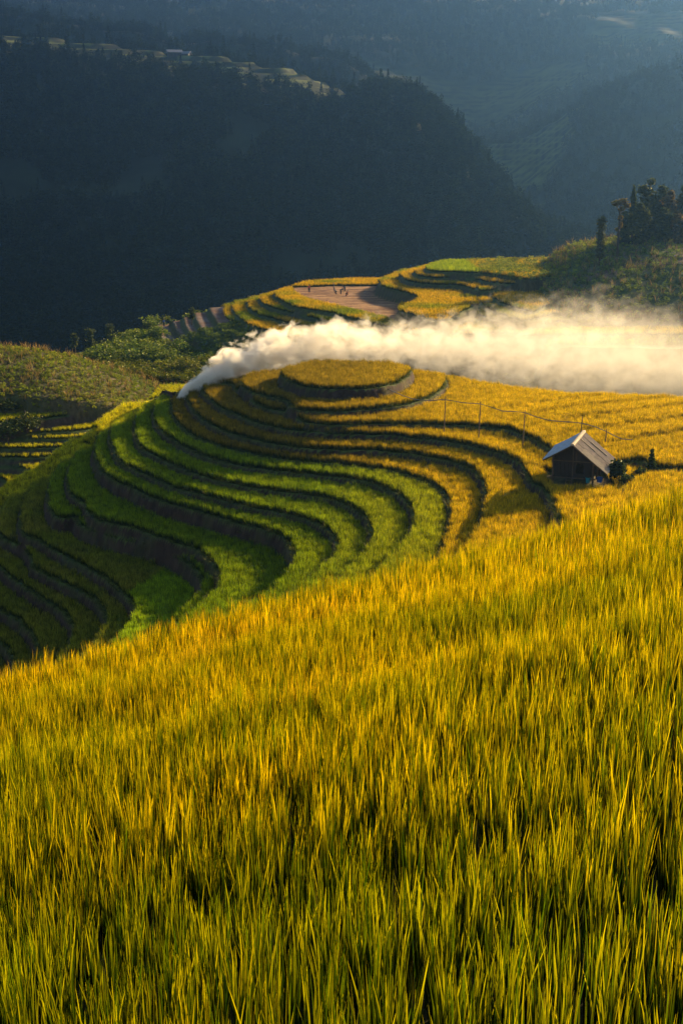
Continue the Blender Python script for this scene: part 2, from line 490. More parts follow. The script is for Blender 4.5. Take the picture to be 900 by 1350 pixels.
for k, (nm, z, pts) in enumerate(CONT):
    front = [P(x, y, z) for x, y in pts]
    line = smooth_line(front)
    lefts.append(np.array(front[0]))
    if nm == 'a':
        back = [(5.5, 146.5), (-3, 147.5)]
        poly = np.vstack([line, np.array(back)])
    elif nm == 'b':
        back = [(8.5, 149.0), (2, 151.5), (-6, 150.5), (-10.5, 147.5)]
        poly = np.vstack([line, np.array(back)])
    else:
        o = 1.3 * (k - 2)
        e = line[-1]
        close = []
        if k >= 4: close += [(e[0] - 1, min(e[1] - 12, 60)), (40 + o, 50)]
        elif k == 3: close += [(e[0] + 1, 66), (40 + o, 60)]
        close += [(84 + o, 62 if k > 2 else e[1]), (84 + o, 131 + o), (36, 133 + o), (25, 137 + o), (17.5, 144 + o), (12, 151 + o), (0, 155 + o), (-9, 152 + o)]
        for i in range(3, k):
            close.append(tuple(lefts[i] + OUT * (1.6 + 0.35 * min(k - i, 4))))
        close.append(tuple(lefts[k] + OUT * 1.6))
        poly = np.vstack([line, np.array(close)])
    polys.append(poly)
# the bank of rice in front of the hut
FP = [P(x, y, -22.9) for x, y in [(742,690),(744,668),(762,656),(785,649),(806,648),(822,652),(832,634),(855,625),(900,622),(980,620)]]
FPOLY = np.vstack([smooth_line(FP), np.array([(60, 84), (60, 60), (14, 60)])])

def bowl_eval(X, Y, full=False):
    wob = (fnoise(X, Y, 2.2, 5, 3) - 0.5) * 0.5
    h = np.full(X.shape, BASE_Z - RH, dtype=np.float64)
    nearest = np.full(X.shape, 1e3)
    lvl = np.zeros(X.shape, dtype=int) + len(polys)
    band = np.zeros(X.shape, dtype=bool)
    for k in range(len(polys) - 1, -1, -1):
        d = sdist(X, Y, polys[k])
        dr = DROPS[k]
        run = 0.20 + 0.16 * dr
        dd = d + RIM + wob * 0.5
        h += dr * np.clip((dd + run) / run, 0, 1)
        # slight raised lip on the rim
        h += 0.10 * np.exp(-((d + RIM * 0.5) / 0.16) ** 2)
        lvl = np.where(d > 0, k, lvl)
        band |= (d < 0.03) & (d > -(RIM + run - 0.02))
        nearest = np.where(np.abs(d) < np.abs(nearest), d, nearest)
    dF = sdist(X, Y, FPOLY)
    h += 1.45 * sstep(-1.6, 0.1, dF)
    band |= (dF < 0) & (dF > -1.7)
    # the right field swells gently, with low bunds across it
    w = sstep(10, 26, X) * sstep(104, 114, Y) * (1 - sstep(134, 140, Y))
    h += 0.55 * w * np.exp(-((Y - 124) / 12.0) ** 2)
    st = (Y - 0.55 * (X - 20)) / 5.2
    fr = st - np.floor(st)
    h += w * 0.26 * (sstep(0.0, 0.12, fr) - fr)
    # the crest of the left ridge runs down smoothly
    rp = np.array([lefts[i] + OUT * 1.0 for i in range(6, len(lefts))]); rz_ = np.array([LV[i] - RH - 0.1 for i in range(6, len(lefts))])
    best = np.full(X.shape, 1e9); bz = np.zeros(X.shape)
    for i in range(len(rp) - 1):
        e_ = rp[i + 1] - rp[i]
        t_ = np.clip(((X - rp[i][0]) * e_[0] + (Y - rp[i][1]) * e_[1]) / (e_ @ e_), 0, 1)
        dd = np.hypot(X - rp[i][0] - t_ * e_[0], Y - rp[i][1] - t_ * e_[1])
        m_ = dd < best
        best = np.where(m_, dd, best); bz = np.where(m_, rz_[i] + t_ * (rz_[i + 1] - rz_[i]), bz)
    w_ = 1 - sstep(1.2, 2.8, best)
    h = h * (1 - w_) + bz * w_
    band &= best > 2.2
    global RDIST
    RDIST = best
    # back of the hill goes on falling
    h += -0.30 * np.clip(Y - 158, 0, 40)
    return h, lvl, band, nearest, dF

VEG_DARK = np.array([0.045, 0.075, 0.018])
SOIL = np.array([0.085, 0.050, 0.034])
def bowl_colour(X, Y, Z, gx, gy, lvl, nearest):
    slope = np.sqrt(gx ** 2 + gy ** 2)
    n1 = fnoise(X, Y, 3.0, 11); n2 = fnoise(X, Y, 0.8, 12, 3)
    soil = mixc(SOIL * 0.3, SOIL * 0.72, n2)
    grass = mixc([0.04, 0.065, 0.014], [0.12, 0.15, 0.03], n1)
    g = sstep(0.7, 1.2, slope) * (0.75 + 0.25 * sstep(0.3, 0.5, n1))
    c = mixc(grass, soil, g)
    flat = (slope < 0.5) & (nearest > 0.3)
    c = np.where(flat[..., None], np.array([0.05, 0.055, 0.02]), c)
    return c

def height_grid(x0, x1, y0, y1, s):
    xs = np.arange(x0, x1, s); ys = np.arange(y0, y1, s)
    return np.meshgrid(xs, ys)

GX, GY = height_grid(-62, 60, 70, 176, 0.22)
vis = (np.abs(GX) < 0.2647 * GY + 14)
hz, lvl, band, near_, dF = bowl_eval(GX, GY)
hz = hz + (fnoise(GX, GY, 0.9, 2, 3) - 0.5) * 0.22
gy, gx = np.gradient(hz, 0.22)
o = grid_mesh('terraced_hill', GX, GY, hz, M_GROUND, bowl_colour(GX, GY, hz, gx, gy, lvl, near_), keep=vis)
tag(o, 'round hill cut into curving rice terraces with dark earth banks, filling the middle of the picture', 'hill', kind='structure')
BX0, BY0, BS = -62, 70, 0.22
def bowl_h(x, y):
    i = np.clip(((np.asarray(y) - BY0) / BS).round().astype(int), 0, hz.shape[0] - 1)
    j = np.clip(((np.asarray(x) - BX0) / BS).round().astype(int), 0, hz.shape[1] - 1)
    return hz[i, j]
def bowl_pick(arr, x, y):
    i = np.clip(((y - BY0) / BS).round().astype(int), 0, hz.shape[0] - 1)
    j = np.clip(((x - BX0) / BS).round().astype(int), 0, hz.shape[1] - 1)
    return arr[i, j]

# ================================================================== LEFT VALLEY, BUSHY MOUND
VCONT = [
 (-31.5, [(-60,553),(0,551),(35,548),(80,543),(120,536),(150,529),(175,526),(195,523),(215,516)], 0.3),
 (-32.1, [(40,556),(70,554),(100,552),(135,549),(160,543),(175,538)], 0.6),
 (-33.0, [(-60,566),(20,566),(55,564),(100,562),(140,556),(160,552)], 0.3),
 (-33.6, [(-60,573),(20,573.5),(45,573),(90,572.5),(120,569),(140,564)], 0.3),
 (-34.3, [(-60,585),(15,585),(60,584.5),(95,581.5),(115,577)], 0.3),
 (-35.1, [(-60,598),(10,597),(40,597.5),(75,594.5),(95,590)], 0.3),
 (-36.0, [(-60,611),(0,608.5),(20,609),(35,612),(43,618),(60,630)], 0.3),
 (-37.0, [(-60,626),(-20,623),(0,624),(8,628),(12,635),(20,650)], 0.3),
]
VBASE = -38.0
vpolys = []
for z, pts, _ in VCONT:
    l = smooth_line([P(x, y, z) for x, y in pts])
    vpolys.append(np.vstack([l, np.array([(l[-1][0] + 14, l[-1][1] - 1), (8, 185), (8, 240), (-130, 240), (-130, l[0][1])])]))
# crest line of the mound: x -> top height, at Y about 187
MX = np.array([(x - 450) / FPX * 187 / CP for x in (-120, -60, 0, 50, 100, 150, 185, 205, 225, 260)])
MZ = np.array([at(0, y, 187)[2] for y in (456, 456, 458, 463, 473, 491, 507, 517, 526, 535)])
def valley_eval(X, Y):
    h = np.full(X.shape, VBASE - RH, dtype=np.float64)
    wob = (fnoise(X, Y, 2.0, 8, 3) - 0.5) * 0.3
    band = np.zeros(X.shape, dtype=bool); lv = np.zeros(X.shape, dtype=int) + 8
    for k in range(7, -1, -1):
        z = VCONT[k][0]; nz_ = VCONT[k + 1][0] if k < 7 else VBASE
        if k == 1: continue
        if k == 0: nz_ = VCONT[2][0]
        d = sdist(X, Y, vpolys[k])
        dr = z - nz_; run = 0.35 + 0.3 * dr
        h += dr * np.clip((d + RIM + wob + run) / run, 0, 1)
        band |= (d < 0.03) & (d > -(RIM + run + 0.1)); lv = np.where(d > 0, k, lv)
    top = np.interp(X, MX, MZ)
    # mound foot follows the hedge strip
    foot = np.interp(X, [-70, -50, -35, -28, -20, -14], [168, 168.5, 170, 174, 182, 187])
    base = -32.1
    t = np.clip((Y - foot) / (187 - foot), 0, 1)
    prof = np.where(Y < 187, 0.34 * sstep(0, 0.06, t) + 0.66 * np.sin(t * math.pi / 2) ** 0.85, 1 - sstep(187, 215, Y) * 1.6)
    mound = base + (top - base) * prof
    mound = np.where(t <= 0, -60, mound)
    h2 = np.maximum(h, mound)
    h2 = h2 + (fnoise(X, Y, 4, 31) - 0.5) * 0.5 * (mound > h)
    # meets the saddle of the round hill on the right
    return h2, lv, band, (mound > h)
VX, VY = height_grid(-100, 0, 146, 216, 0.3)
vh, vl, vb, vm = valley_eval(VX, VY)
vgy, vgx = np.gradient(vh, 0.3)
sl = np.sqrt(vgx ** 2 + vgy ** 2)
vc = mixc([0.05, 0.07, 0.016], [0.06, 0.042, 0.03], sstep(0.7, 1.4, sl))
vc = np.where(vm[..., None], mixc([0.05, 0.065, 0.015], [0.12, 0.085, 0.045], fnoise(VX, VY, 2.5, 41)), vc)
o = grid_mesh('valley_terraces', VX, VY, vh, M_GROUND, vc)
tag(o, 'narrow terraces in the valley behind the left ridge, under a bushy mound', 'terrain', kind='structure')
def valley_h(x, y):
    i = np.clip(((y - 146) / 0.3).round().astype(int), 0, vh.shape[0] - 1)
    j = np.clip(((x + 100) / 0.3).round().astype(int), 0, vh.shape[1] - 1)
    return np.where((x > -100) & (x < 0) & (y > 146) & (y < 216), vh[i, j], -99)

# ================================================================== FAR TERRACED SPUR
FB = [(66, 232), (70, 300)]
def FPz(z, pts, back): return np.vstack([smooth_line([P(x, y, z) for x, y in pts], 1.2), np.array(back, dtype=float)])
FCONT = [
 (-19.3, 1.0, [(561,349),(568,353.5),(600,355),(640,357),(675,361),(692,364)], [(60,262),(64,292),(40,288),(22,283)]),
 (-20.3, 1.0, [(546,354),(553,360),(575,362.5),(600,362),(630,365),(660,370),(684,370)], [(62,250),(70,294),(20,288)]),
 (-21.3, 1.3, [(528,358),(535,365),(555,369.5),(580,371),(610,372.5),(633,379),(655,378),(700,368)], [(66,240),(70,296),(17,290)]),
 (-22.6, 2.0, [(500,367),(505,373),(520,378),(540,383),(554,388.5),(545,395),(527,403.5),(543,410),(560,415.5),(577,420),(590,418),(612,404),(640,396),(680,400)], [(37,232),(60,290),(40,300),(14,300)]),
 (-22.0, 0.8, [(652,386),(656,392),(672,399),(700,407)], [(36,222),(40,290),(34,262)]),
 (-22.8, 0.8, [(631,387),(635,396),(647,404),(665,412),(690,419)], [(36,214),(40,290),(30,250)]),
 (-23.6, 0.8, [(613,392),(617,402),(630,410),(655,418),(690,426)], [(36,210),(40,290),(26,250)]),
 (-24.6, 1.0, [(362,383),(368,390),(382,397),(400,403),(430,407),(470,416.5),(510,427),(540,434),(580,438),(640,436),(700,438)], [(70,200),(76,300),(8,305),(-8,292)]),
 (-25.6, 1.1, [(343,388),(348,396),(362,402),(380,407),(400,412),(430,419),(460,426),(500,435),(560,445),(640,447)], [(80,198),(80,302),(8,308),(-10,292)]),
 (-26.7, 1.0, [(328,391),(330,402),(345,411),(370,418.5),(400,425.5),(430,432),(470,441),(520,449),(600,455)], [(80,194),(84,304),(8,310),(-13,290)]),
 (-27.6, 0.9, [(311,395),(309,405),(316,414),(327,423),(350,431),(385,438),(430,446),(500,457),(600,464)], [(84,190),(88,306),(8,312),(-16,286)]),
 (-28.4, 0.9, [(298,399),(297,410),(304,418),(322,428),(350,438),(390,446),(440,455),(520,466)], [(84,186),(90,306),(8,314),(-20,284)]),
 (-29.3, 0.9, [(277,405),(283,417),(296,432),(315,441),(345,448),(385,455),(450,466)], [(80,182),(92,306),(8,316),(-24,282)]),
 (-30.2, 0.9, [(257,412),(262,424),(275,440),(300,450),(330,457),(380,465)], [(70,180),(92,308),(8,318),(-28,280)]),
 (-31.0, 0.9, [(243,418),(247,430),(256,442),(276,450),(310,466)], [(60,182),(92,310),(0,320),(-32,278)]),
 (-31.8, 0.9, [(229,423),(234,434),(246,447),(262,453),(290,474)], [(50,182),(92,312),(0,322),(-36,276)]),
 (-32.8, 1.2, [(200,430),(207,441),(218,450),(236,458),(262,470),(280,484)], [(40,184),(92,314),(0,324),(-42,274)]),
]
fpolys = [FPz(z, pts, back) for z, _, pts, back in FCONT]
FBASE = -34.0
GROVE = np.array([50.0, 262.0])
FEDGE = np.array([(-47, 232), (-43, 262), (-39, 277), (-20, 292), (20, 300), (130, 310), (130, 180), (20, 180), (-20, 196), (-42, 215)], dtype=float)
def far_eval(X, Y):
    h = np.full(X.shape, FBASE, dtype=np.float64)
    h -= 0.16 * np.clip(232 - Y, 0, 60)
    h -= 0.9 * np.clip(-sdist(X, Y, FEDGE), 0, 45)
    wob = (fnoise(X, Y, 3.0, 18, 3) - 0.5) * 0.8
    band = np.zeros(X.shape, dtype=bool); lv = np.zeros(X.shape, dtype=int) + len(fpolys)
    for k in range(len(fpolys) - 1, -1, -1):
        z, dr, _, _ = FCONT[k]
        d = sdist(X, Y, fpolys[k])
        run = 0.45 + 0.22 * dr
        s_ = np.clip((d + 0.25 + wob * 0.4 + run) / run, 0, 1)
        tgt = z - RH if k < 12 else z - 0.1
        h = np.maximum(h, h + (tgt - h) * s_)
        band |= (d < 0.0) & (d > -(0.25 + run)); lv = np.where(d > 0, k, lv)
    # ends behind the skyline of the spur
    px = 450 + FPX * X / (Y / CP)
    # wooded knoll on the right
    kn = np.interp(X, [24, 32, 40, 48, 60, 90], [-22.5, -21.6, -19.8, -15.4, -13.6, -12.6])
    t = np.clip((Y - (205 + 0.10 * np.clip(X - 30, 0, 40))) / 48.0, 0, 1)
    knoll = -25.6 + (kn + 25.6) * np.sin(t * math.pi / 2) ** 0.62
    edge = sstep(24, 36, X - (Y - 225) * 0.12)
    knoll = -60 + (knoll + 60) * edge
    knoll -= sstep(268, 320, Y) * 25
    isk = knoll > h
    h2 = np.maximum(h, knoll) + (fnoise(X, Y, 6, 51) - 0.5) * 0.9 * isk
    bush = (lv >= len(fpolys)) & ~isk
    h2 = h2 + (fnoise(X, Y, 7, 52) - 0.4) * 3.2 * bush * (X < 5)
    h2 -= sstep(300, 330, Y) * 30
    return h2, lv, band, isk, bush
FXg, FYg = height_grid(-85, 112, 188, 330, 0.5)
fh, fl, fb_, fk, fbu = far_eval(FXg, FYg)
fgy, fgx = np.gradient(fh, 0.5); fs = np.sqrt(fgx ** 2 + fgy ** 2)
# harvested plots
PLOT = np.array([P(x, y, -25.2) for x, y in [(384,379),(386,384),(398,393.5),(430,401.5),(470,411),(505,420),(528,427),(540,418),(530,409),(526,403),(545,395),(554,389),(540,383),(520,379),(500,377),(440,377)]])
fplot = sdist(FXg, FYg, PLOT)
def is_plot(x, y):
    return sdist(x, y, PLOT) > 0
fc = mixc([0.05, 0.075, 0.015], [0.055, 0.05, 0.025], sstep(0.5, 1.3, fs))
fc = np.where(((fplot > 0) & (fl == 7) & (fs < 0.5))[..., None], mixc([0.12, 0.055, 0.025], [0.27, 0.15, 0.07], sstep(0.35, 0.7, fnoise(FXg * 0.5, FYg * 1.6, 1.6, 61))), fc)
strip = ((fl >= 12) & (fl < len(fpolys)) & (fs < 0.5) & (FYg > 251 + 8 * (fnoise(FXg, FYg, 4, 65) - .5)))
fc = np.where(strip[..., None], mixc([0.10, 0.05, 0.032], [0.14, 0.11, 0.10], sstep(0.3, 0.8, fnoise(FXg, FYg, 5, 62))), fc)
fc = np.where(fk[..., None], mixc([0.05, 0.075, 0.025], [0.13, 0.085, 0.055], sstep(0.4, 0.75, fnoise(FXg, FYg, 9, 63))), fc)
o = grid_mesh('terraced_spur', FXg, FYg, fh, M_GROUND, fc)
tag(o, 'long terraced spur behind the smoke, running up to the wooded knoll on the right', 'hill', kind='structure')
def far_pick(arr, x, y):
    i = np.clip(((y - 188) / 0.5).round().astype(int), 0, fh.shape[0] - 1)
    j = np.clip(((x + 85) / 0.5).round().astype(int), 0, fh.shape[1] - 1)
    return arr[i, j]

# ================================================================== FOREGROUND FIELD
def fore_h(X, Y):
    z = -2.6 - 0.23 * Y + 0.236 * X          # canopy plane
    c1 = 12.7 + 0.12 * X + (vnoise(X, Y, 5, 71) - .5) * 1.2
    c2 = 20.8 + 0.30 * X + (vnoise(X, Y, 6, 72) - .5) * 1.6
    z = z + 0.30 * (1 - sstep(0, 1.6, Y - c1)) - 0.15 + 0.24 * (1 - sstep(0, 1.6, Y - c2)) - 0.12
    z = z + (fnoise(X, Y, 3.5, 73) - 0.5) * 0.30
    crest = 29.6 + 0.50 * X
    over = np.clip(Y - crest, 0, None)
    z = z - 0.42 * np.minimum(over, 4) ** 1.25 / 2 - 0.75 * np.clip(over - 3.0, 0, None)
    return z - 0.80
QX, QY = height_grid(-34, 40, -14, 84, 0.5)
qh = fore_h(QX, QY) + (fnoise(QX, QY, 1.0, 74) - .5) * 0.15
qh = np.maximum(qh, -46 - 0.02 * QX)
qc = np.broadcast_to(np.array([0.055, 0.05, 0.022]), QX.shape + (3,)) * (0.7 + 0.6 * fnoise(QX, QY, 2, 75)[..., None])
o = grid_mesh('near_slope', QX, QY, qh, M_GROUND, qc)
tag(o, 'sloping ground under the foreground rice, falling away to the left', 'hillside', kind='structure')

# ================================================================== MOUNTAINS (one sheet out to the horizon)
PXC = np.array([-700, -400, -250, -100, 0, 100, 200, 300, 400, 450, 480, 500, 540, 580, 620, 660, 700, 760, 900, 1100, 1500])
def prof(ys): return np.array(ys, dtype=float)
Y_foot = prof([430] * 21)
E1y = prof([10, 15, 20, 28, 37, 53, 74, 96, 120, 130, 128, 122, 128, 160, 210, 258, 300, 330, 352, 360, 360])
E1D = prof([640, 650, 660, 680, 690, 695, 690, 680, 665, 655, 645, 640, 630, 615, 600, 585, 570, 555, 540, 540, 540])
E2y = prof([0, 5, 10, 18, 28, 42, 58, 76, 104, 122, 126, 121, 127, 159, 209, 257, 299, 329, 351, 359, 359])
DIPy = prof([40, 44, 50, 60, 70, 85, 100, 120, 150, 165, 180, 190, 215, 235, 262, 288, 318, 338, 352, 350, 350])
M3y = prof([-60, -50, -40, -20, 0, 15, 30, 50, 75, 85, 100, 110, 135, 165, 190, 178, 150, 118, 88, 70, 60])
def z_at(y, D):   # height seen at photo row y and distance D
    v = (675.0 - y) / FPX
    return D * (-SP + v * CP) / (CP + v * SP)
us = np.linspace(-1.0, 1.0, 420)
Ds = np.concatenate([np.linspace(300, 900, 260), np.linspace(903, 1300, 130), np.geomspace(1310, 6000, 90)])
U, D = np.meshgrid(us, Ds)
pxU = 450 + FPX * us / 1.0 * CP
def col(a): return np.interp(pxU, PXC, a)
e1d = col(E1D); e1z = z_at(col(E1y) + 16, e1d)
e2d = e1d + 60; e2z = z_at(col(E2y) + 2, e2d)
dpd = e2d + 60; dpz = z_at(col(DIPy), dpd) - 14
m3d = np.full_like(dpd, 880.0); m3z = z_at(col(M3y), m3d)
Zm = np.zeros_like(U)
for j in range(len(us)):
    fz = -78.0
    kD = [300, 440, e1d[j] - 30, e1d[j], e2d[j], dpd[j], m3d[j], 960, 1250, 1480, 3200, 6000]
    kz = [-60, fz, fz + (e1z[j] - fz) * 0.90, e1z[j], e2z[j], min(dpz[j], e2z[j] - 8), m3z[j], m3z[j] - 12,
          max(m3z[j] + 26, z_at(6, 1250)), z_at(-25, 1480), 60, -80]
    Zm[:, j] = np.interp(Ds, kD, kz)
XM = U * D
bumps = (fnoise(XM, D, 130, 81, 4) - 0.5) * 34 * sstep(450, 560, D) * (1 - 0.75 * np.exp(-((D - e1d[None, :]) / 70) ** 2))
Zm += bumps * np.where(D > 1150, 1.3, 1.0) + (fnoise(XM, D, 30, 82, 3) - .5) * 5
# contour terraces over the far open slopes
pxm = pxU[None, :] + (fnoise(XM, D, 50, 87, 3) - 0.5) * 150
terr_mask = sstep(545, 575, pxm) * (1 - sstep(720, 760, pxm + 0.30 * (880 - D))) * (D > e2d[None, :] + 40) * (D < m3d[None, :] + 15)
terr_mask = np.maximum(terr_mask, sstep(0.60, 0.66, fnoise(XM, D, 120, 83, 3)) * (D > 900) * (D < 1250) * 0.9)
terr_mask = np.maximum(terr_mask, ((D > e1d[None, :] + 2) & (D < e2d[None, :] + 4) & (XM < 10)) * 1.0)
stp = 3.6
q = Zm / stp; fq = q - np.floor(q)
Zt = stp * (np.floor(q) + sstep(0.72, 1.0, fq))
Zm = Zm * (1 - terr_mask) + Zt * terr_mask
riser = (fq > 0.70)
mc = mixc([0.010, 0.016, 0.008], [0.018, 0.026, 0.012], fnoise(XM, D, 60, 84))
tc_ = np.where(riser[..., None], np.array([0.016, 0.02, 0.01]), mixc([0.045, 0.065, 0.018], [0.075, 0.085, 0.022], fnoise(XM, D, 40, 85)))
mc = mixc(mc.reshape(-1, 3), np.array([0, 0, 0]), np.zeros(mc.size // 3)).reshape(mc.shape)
tc_ = tc_ * np.where(D > 960, 0.6, 1.0)[..., None] * np.where((D < 800) & (XM < 10), 1.3, 1.0)[..., None]  # shoulder band painted lighter as if sunlit; farthest slopes painted darker
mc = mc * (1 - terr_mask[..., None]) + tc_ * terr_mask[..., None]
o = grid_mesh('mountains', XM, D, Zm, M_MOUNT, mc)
tag(o, 'wooded mountainsides with faint terraces rising beyond the valley', 'mountain', kind='structure')

# valley floor under everything, out of sight
vx = np.linspace(-900, 900, 91); vy = np.linspace(-400, 420, 60)
VFX, VFY = np.meshgrid(vx, vy)
vfz = -56 + (fnoise(VFX, VFY, 60, 91) - .5) * 6 - 0.04 * np.clip(VFY - 200, 0, 400)
far_side = np.clip(np.abs(VFX) - 260, 0, None)
vfz = vfz + far_side * 0.05
o = grid_mesh('ground', VFX, VFY, vfz, M_GROUND, np.broadcast_to(np.array([0.05, 0.07, 0.02]), VFX.shape + (3,)) * 1.0)
tag(o, 'low green ground of the valley between the hills', 'ground', kind='structure')

# ================================================================== PLANTS
def scl_arr(n, lo, hi, zlo=None, zhi=None):
    s = rng.uniform(lo, hi, n); z = rng.uniform(zlo, zhi, n) if zlo else s
    return np.stack([s, s, z], 1)

# --- foreground rice
x, y = jgrid(-22, 26, 1.6, 46, 0.128, 0.5)
k = (np.abs(x) < 0.30 * y + 8.0) & (y < 29.6 + 0.5 * x + 3.0)
x, y = x[k], y[k]
z = fore_h(x, y)
n = len(x)
t1 = fnoise(x, y, 4.0, 101); t2 = fnoise(x, y, 1.2, 102, 3)
crestd = (29.6 + 0.5 * x) - y
yel = np.clip(0.15 - 0.18 * sstep(16, 6, y) + 1.1 * (t1 - 0.3) + 0.5 * (t2 - .5) + 0.25 * sstep(14, 2, crestd), 0, 1)
tint = mixc([0.34, 0.35, 0.003], [1.0, 0.68, 0.004], yel)
tint = tint * (1.0 - 0.30 * sstep(13, 5, y))[:, None] if False else tint
org = sstep(0.62, 0.8, fnoise(x, y, 2.2, 104, 3)) * sstep(9, 14, y)
tint = mixc(tint, [0.85, 0.45, 0.02], org * 0.35)
tint = tint * rng.uniform(0.5, 1.3, (n, 1))
rt = rots(n, 0.04) + np.array([0.0, 0.03, 0.0]); 
sc = scl_arr(n, 0.85, 1.15)
sc[:, 2] *= (0.78 + 0.40 * fnoise(x, y, 0.8, 105, 2)) * rng.uniform(0.84, 1.14, n)
thin = rng.random(n) < np.where(y < 23, 0.88 - 0.22 * sstep(9, 20, y), 0.42)
x, y, z, tint, rt, sc = x[thin], y[thin], z[thin], tint[thin], rt[thin], sc[thin]
nr = y < 23
sc[nr] *= 0.72; z = z + np.where(nr, 0.8 * 0.28, 0.0); sc[~nr, :2] *= 0.9
P3 = np.stack([x, y, z], 1)
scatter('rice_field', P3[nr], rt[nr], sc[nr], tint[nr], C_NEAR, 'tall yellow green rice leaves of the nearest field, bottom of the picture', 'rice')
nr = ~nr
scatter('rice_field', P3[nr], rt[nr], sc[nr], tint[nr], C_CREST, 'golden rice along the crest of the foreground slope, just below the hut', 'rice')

# --- terraces of the round hill
x, y = jgrid(-60, 52, 72, 165, 0.245)
k = in_view(x, y, 0.02); x, y = x[k], y[k]
bnd = bowl_pick(band, x, y); lv = bowl_pick(lvl, x, y); z = bowl_pick(hz, x, y)
dfr = bowl_pick(dF, x, y)
k = ~bnd & (y < 156) & (z > valley_h(x, y) - 0.3)
# stay off the hut's platform and the path
k &= ~((np.abs(x - 19.3) < 2.6) & (np.abs(y - 102.4) < 3.4))
x2, y2, z2, lv2 = x[k], y[k], z[k], lv[k]
lefty = sstep(-30, 0, x2)
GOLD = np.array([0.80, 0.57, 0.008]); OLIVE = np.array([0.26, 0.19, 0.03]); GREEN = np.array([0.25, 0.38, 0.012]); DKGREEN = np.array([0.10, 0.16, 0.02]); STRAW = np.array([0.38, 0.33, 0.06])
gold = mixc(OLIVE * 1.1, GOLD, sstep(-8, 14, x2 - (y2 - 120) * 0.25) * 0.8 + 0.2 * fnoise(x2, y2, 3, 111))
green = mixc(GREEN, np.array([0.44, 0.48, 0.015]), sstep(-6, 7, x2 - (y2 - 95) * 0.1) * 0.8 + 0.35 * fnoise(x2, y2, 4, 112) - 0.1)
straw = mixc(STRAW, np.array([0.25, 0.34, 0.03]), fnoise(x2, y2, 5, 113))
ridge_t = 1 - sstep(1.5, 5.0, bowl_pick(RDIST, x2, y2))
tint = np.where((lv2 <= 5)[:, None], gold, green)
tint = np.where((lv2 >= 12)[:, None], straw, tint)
# lowest bright green plot by the crest; tint lifted against the shade there
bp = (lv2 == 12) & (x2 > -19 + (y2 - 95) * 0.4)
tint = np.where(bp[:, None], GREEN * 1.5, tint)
tint = mixc(tint, np.array([0.85, 0.80, 0.02]), ridge_t)  # tint lifted along the crest so the ridge looks sunlit
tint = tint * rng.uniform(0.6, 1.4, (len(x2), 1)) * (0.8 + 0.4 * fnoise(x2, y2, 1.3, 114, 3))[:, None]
P3 = np.stack([x2, y2, z2], 1); rt = rots(len(x2), 0.12); sc = scl_arr(len(x2), 0.85, 1.2)
sc[:, 2] *= (0.9 + 0.2 * fnoise(x2, y2, 1.0, 115, 2)) * rng.uniform(0.92, 1.08, len(x2))
for m_, lab in [((lv2 <= 5), 'ripe golden rice on the upper terraces of the round hill and around the hut'),
                ((lv2 >= 6) & (lv2 < 12), 'green rice on the middle terraces of the round hill'),
                ((lv2 >= 12), 'thin dull rice on the lowest terraces at the left edge')]:
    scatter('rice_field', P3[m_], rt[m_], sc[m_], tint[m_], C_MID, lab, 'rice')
# grass on rims, banks
x, y = jgrid(-60, 52, 72, 165, 0.34)
k = in_view(x, y, 0.02); x, y = x[k], y[k]
bnd = bowl_pick(band, x, y); z = bowl_pick(hz, x, y)
slp = bowl_pick(np.sqrt(gx ** 2 + gy ** 2), x, y)
k = bnd & (z > valley_h(x, y) - 0.3) & ((slp < 1.2) | (rng.random(len(x)) < 0.07))
x, y, z = x[k], y[k], z[k]
tint = mixc([0.06, 0.09, 0.02], [0.17, 0.17, 0.04], fnoise(x, y, 2, 121)) * rng.uniform(0.7, 1.3, (len(x), 1))
scatter('bank_grass', np.stack([x, y, z], 1), rots(len(x), 0.3), scl_arr(len(x), 0.6, 1.2), tint, C_GRASS, 'short grass along the rims and earth banks of the round hill', 'grass')

# --- valley terraces: rice, mound: bushes and dry stalks
x, y = jgrid(-75, -2, 147, 193, 0.36)
k = in_view(x, y, 0.03); x, y = x[k], y[k]
i = ((y - 146) / 0.3).round().astype(int); j = ((x + 100) / 0.3).round().astype(int)
k = ~vb[i, j] & (~vm[i, j] | (x > -27 + 0.25 * (y - 180)))
x, y, i, j = x[k], y[k], i[k], j[k]; z = vh[i, j]
k = z > bowl_h(x, y) - 0.3 * 0 - 0.1
k |= y > 175
x, y, z = x[k], y[k], z[k]
tint = mixc([0.55, 0.62, 0.02], [0.85, 0.74, 0.02], fnoise(x, y, 6, 131)) * rng.uniform(0.8, 1.2, (len(x), 1))  # tint raised to paint sunlight onto strips the banks keep in shade
scatter('rice_field', np.stack([x, y, z], 1), rots(len(x), 0.1), scl_arr(len(x), 0.9, 1.2, 0.7, 0.95), tint, C_MID, 'thin bright strips of rice in the valley behind the left ridge', 'rice')

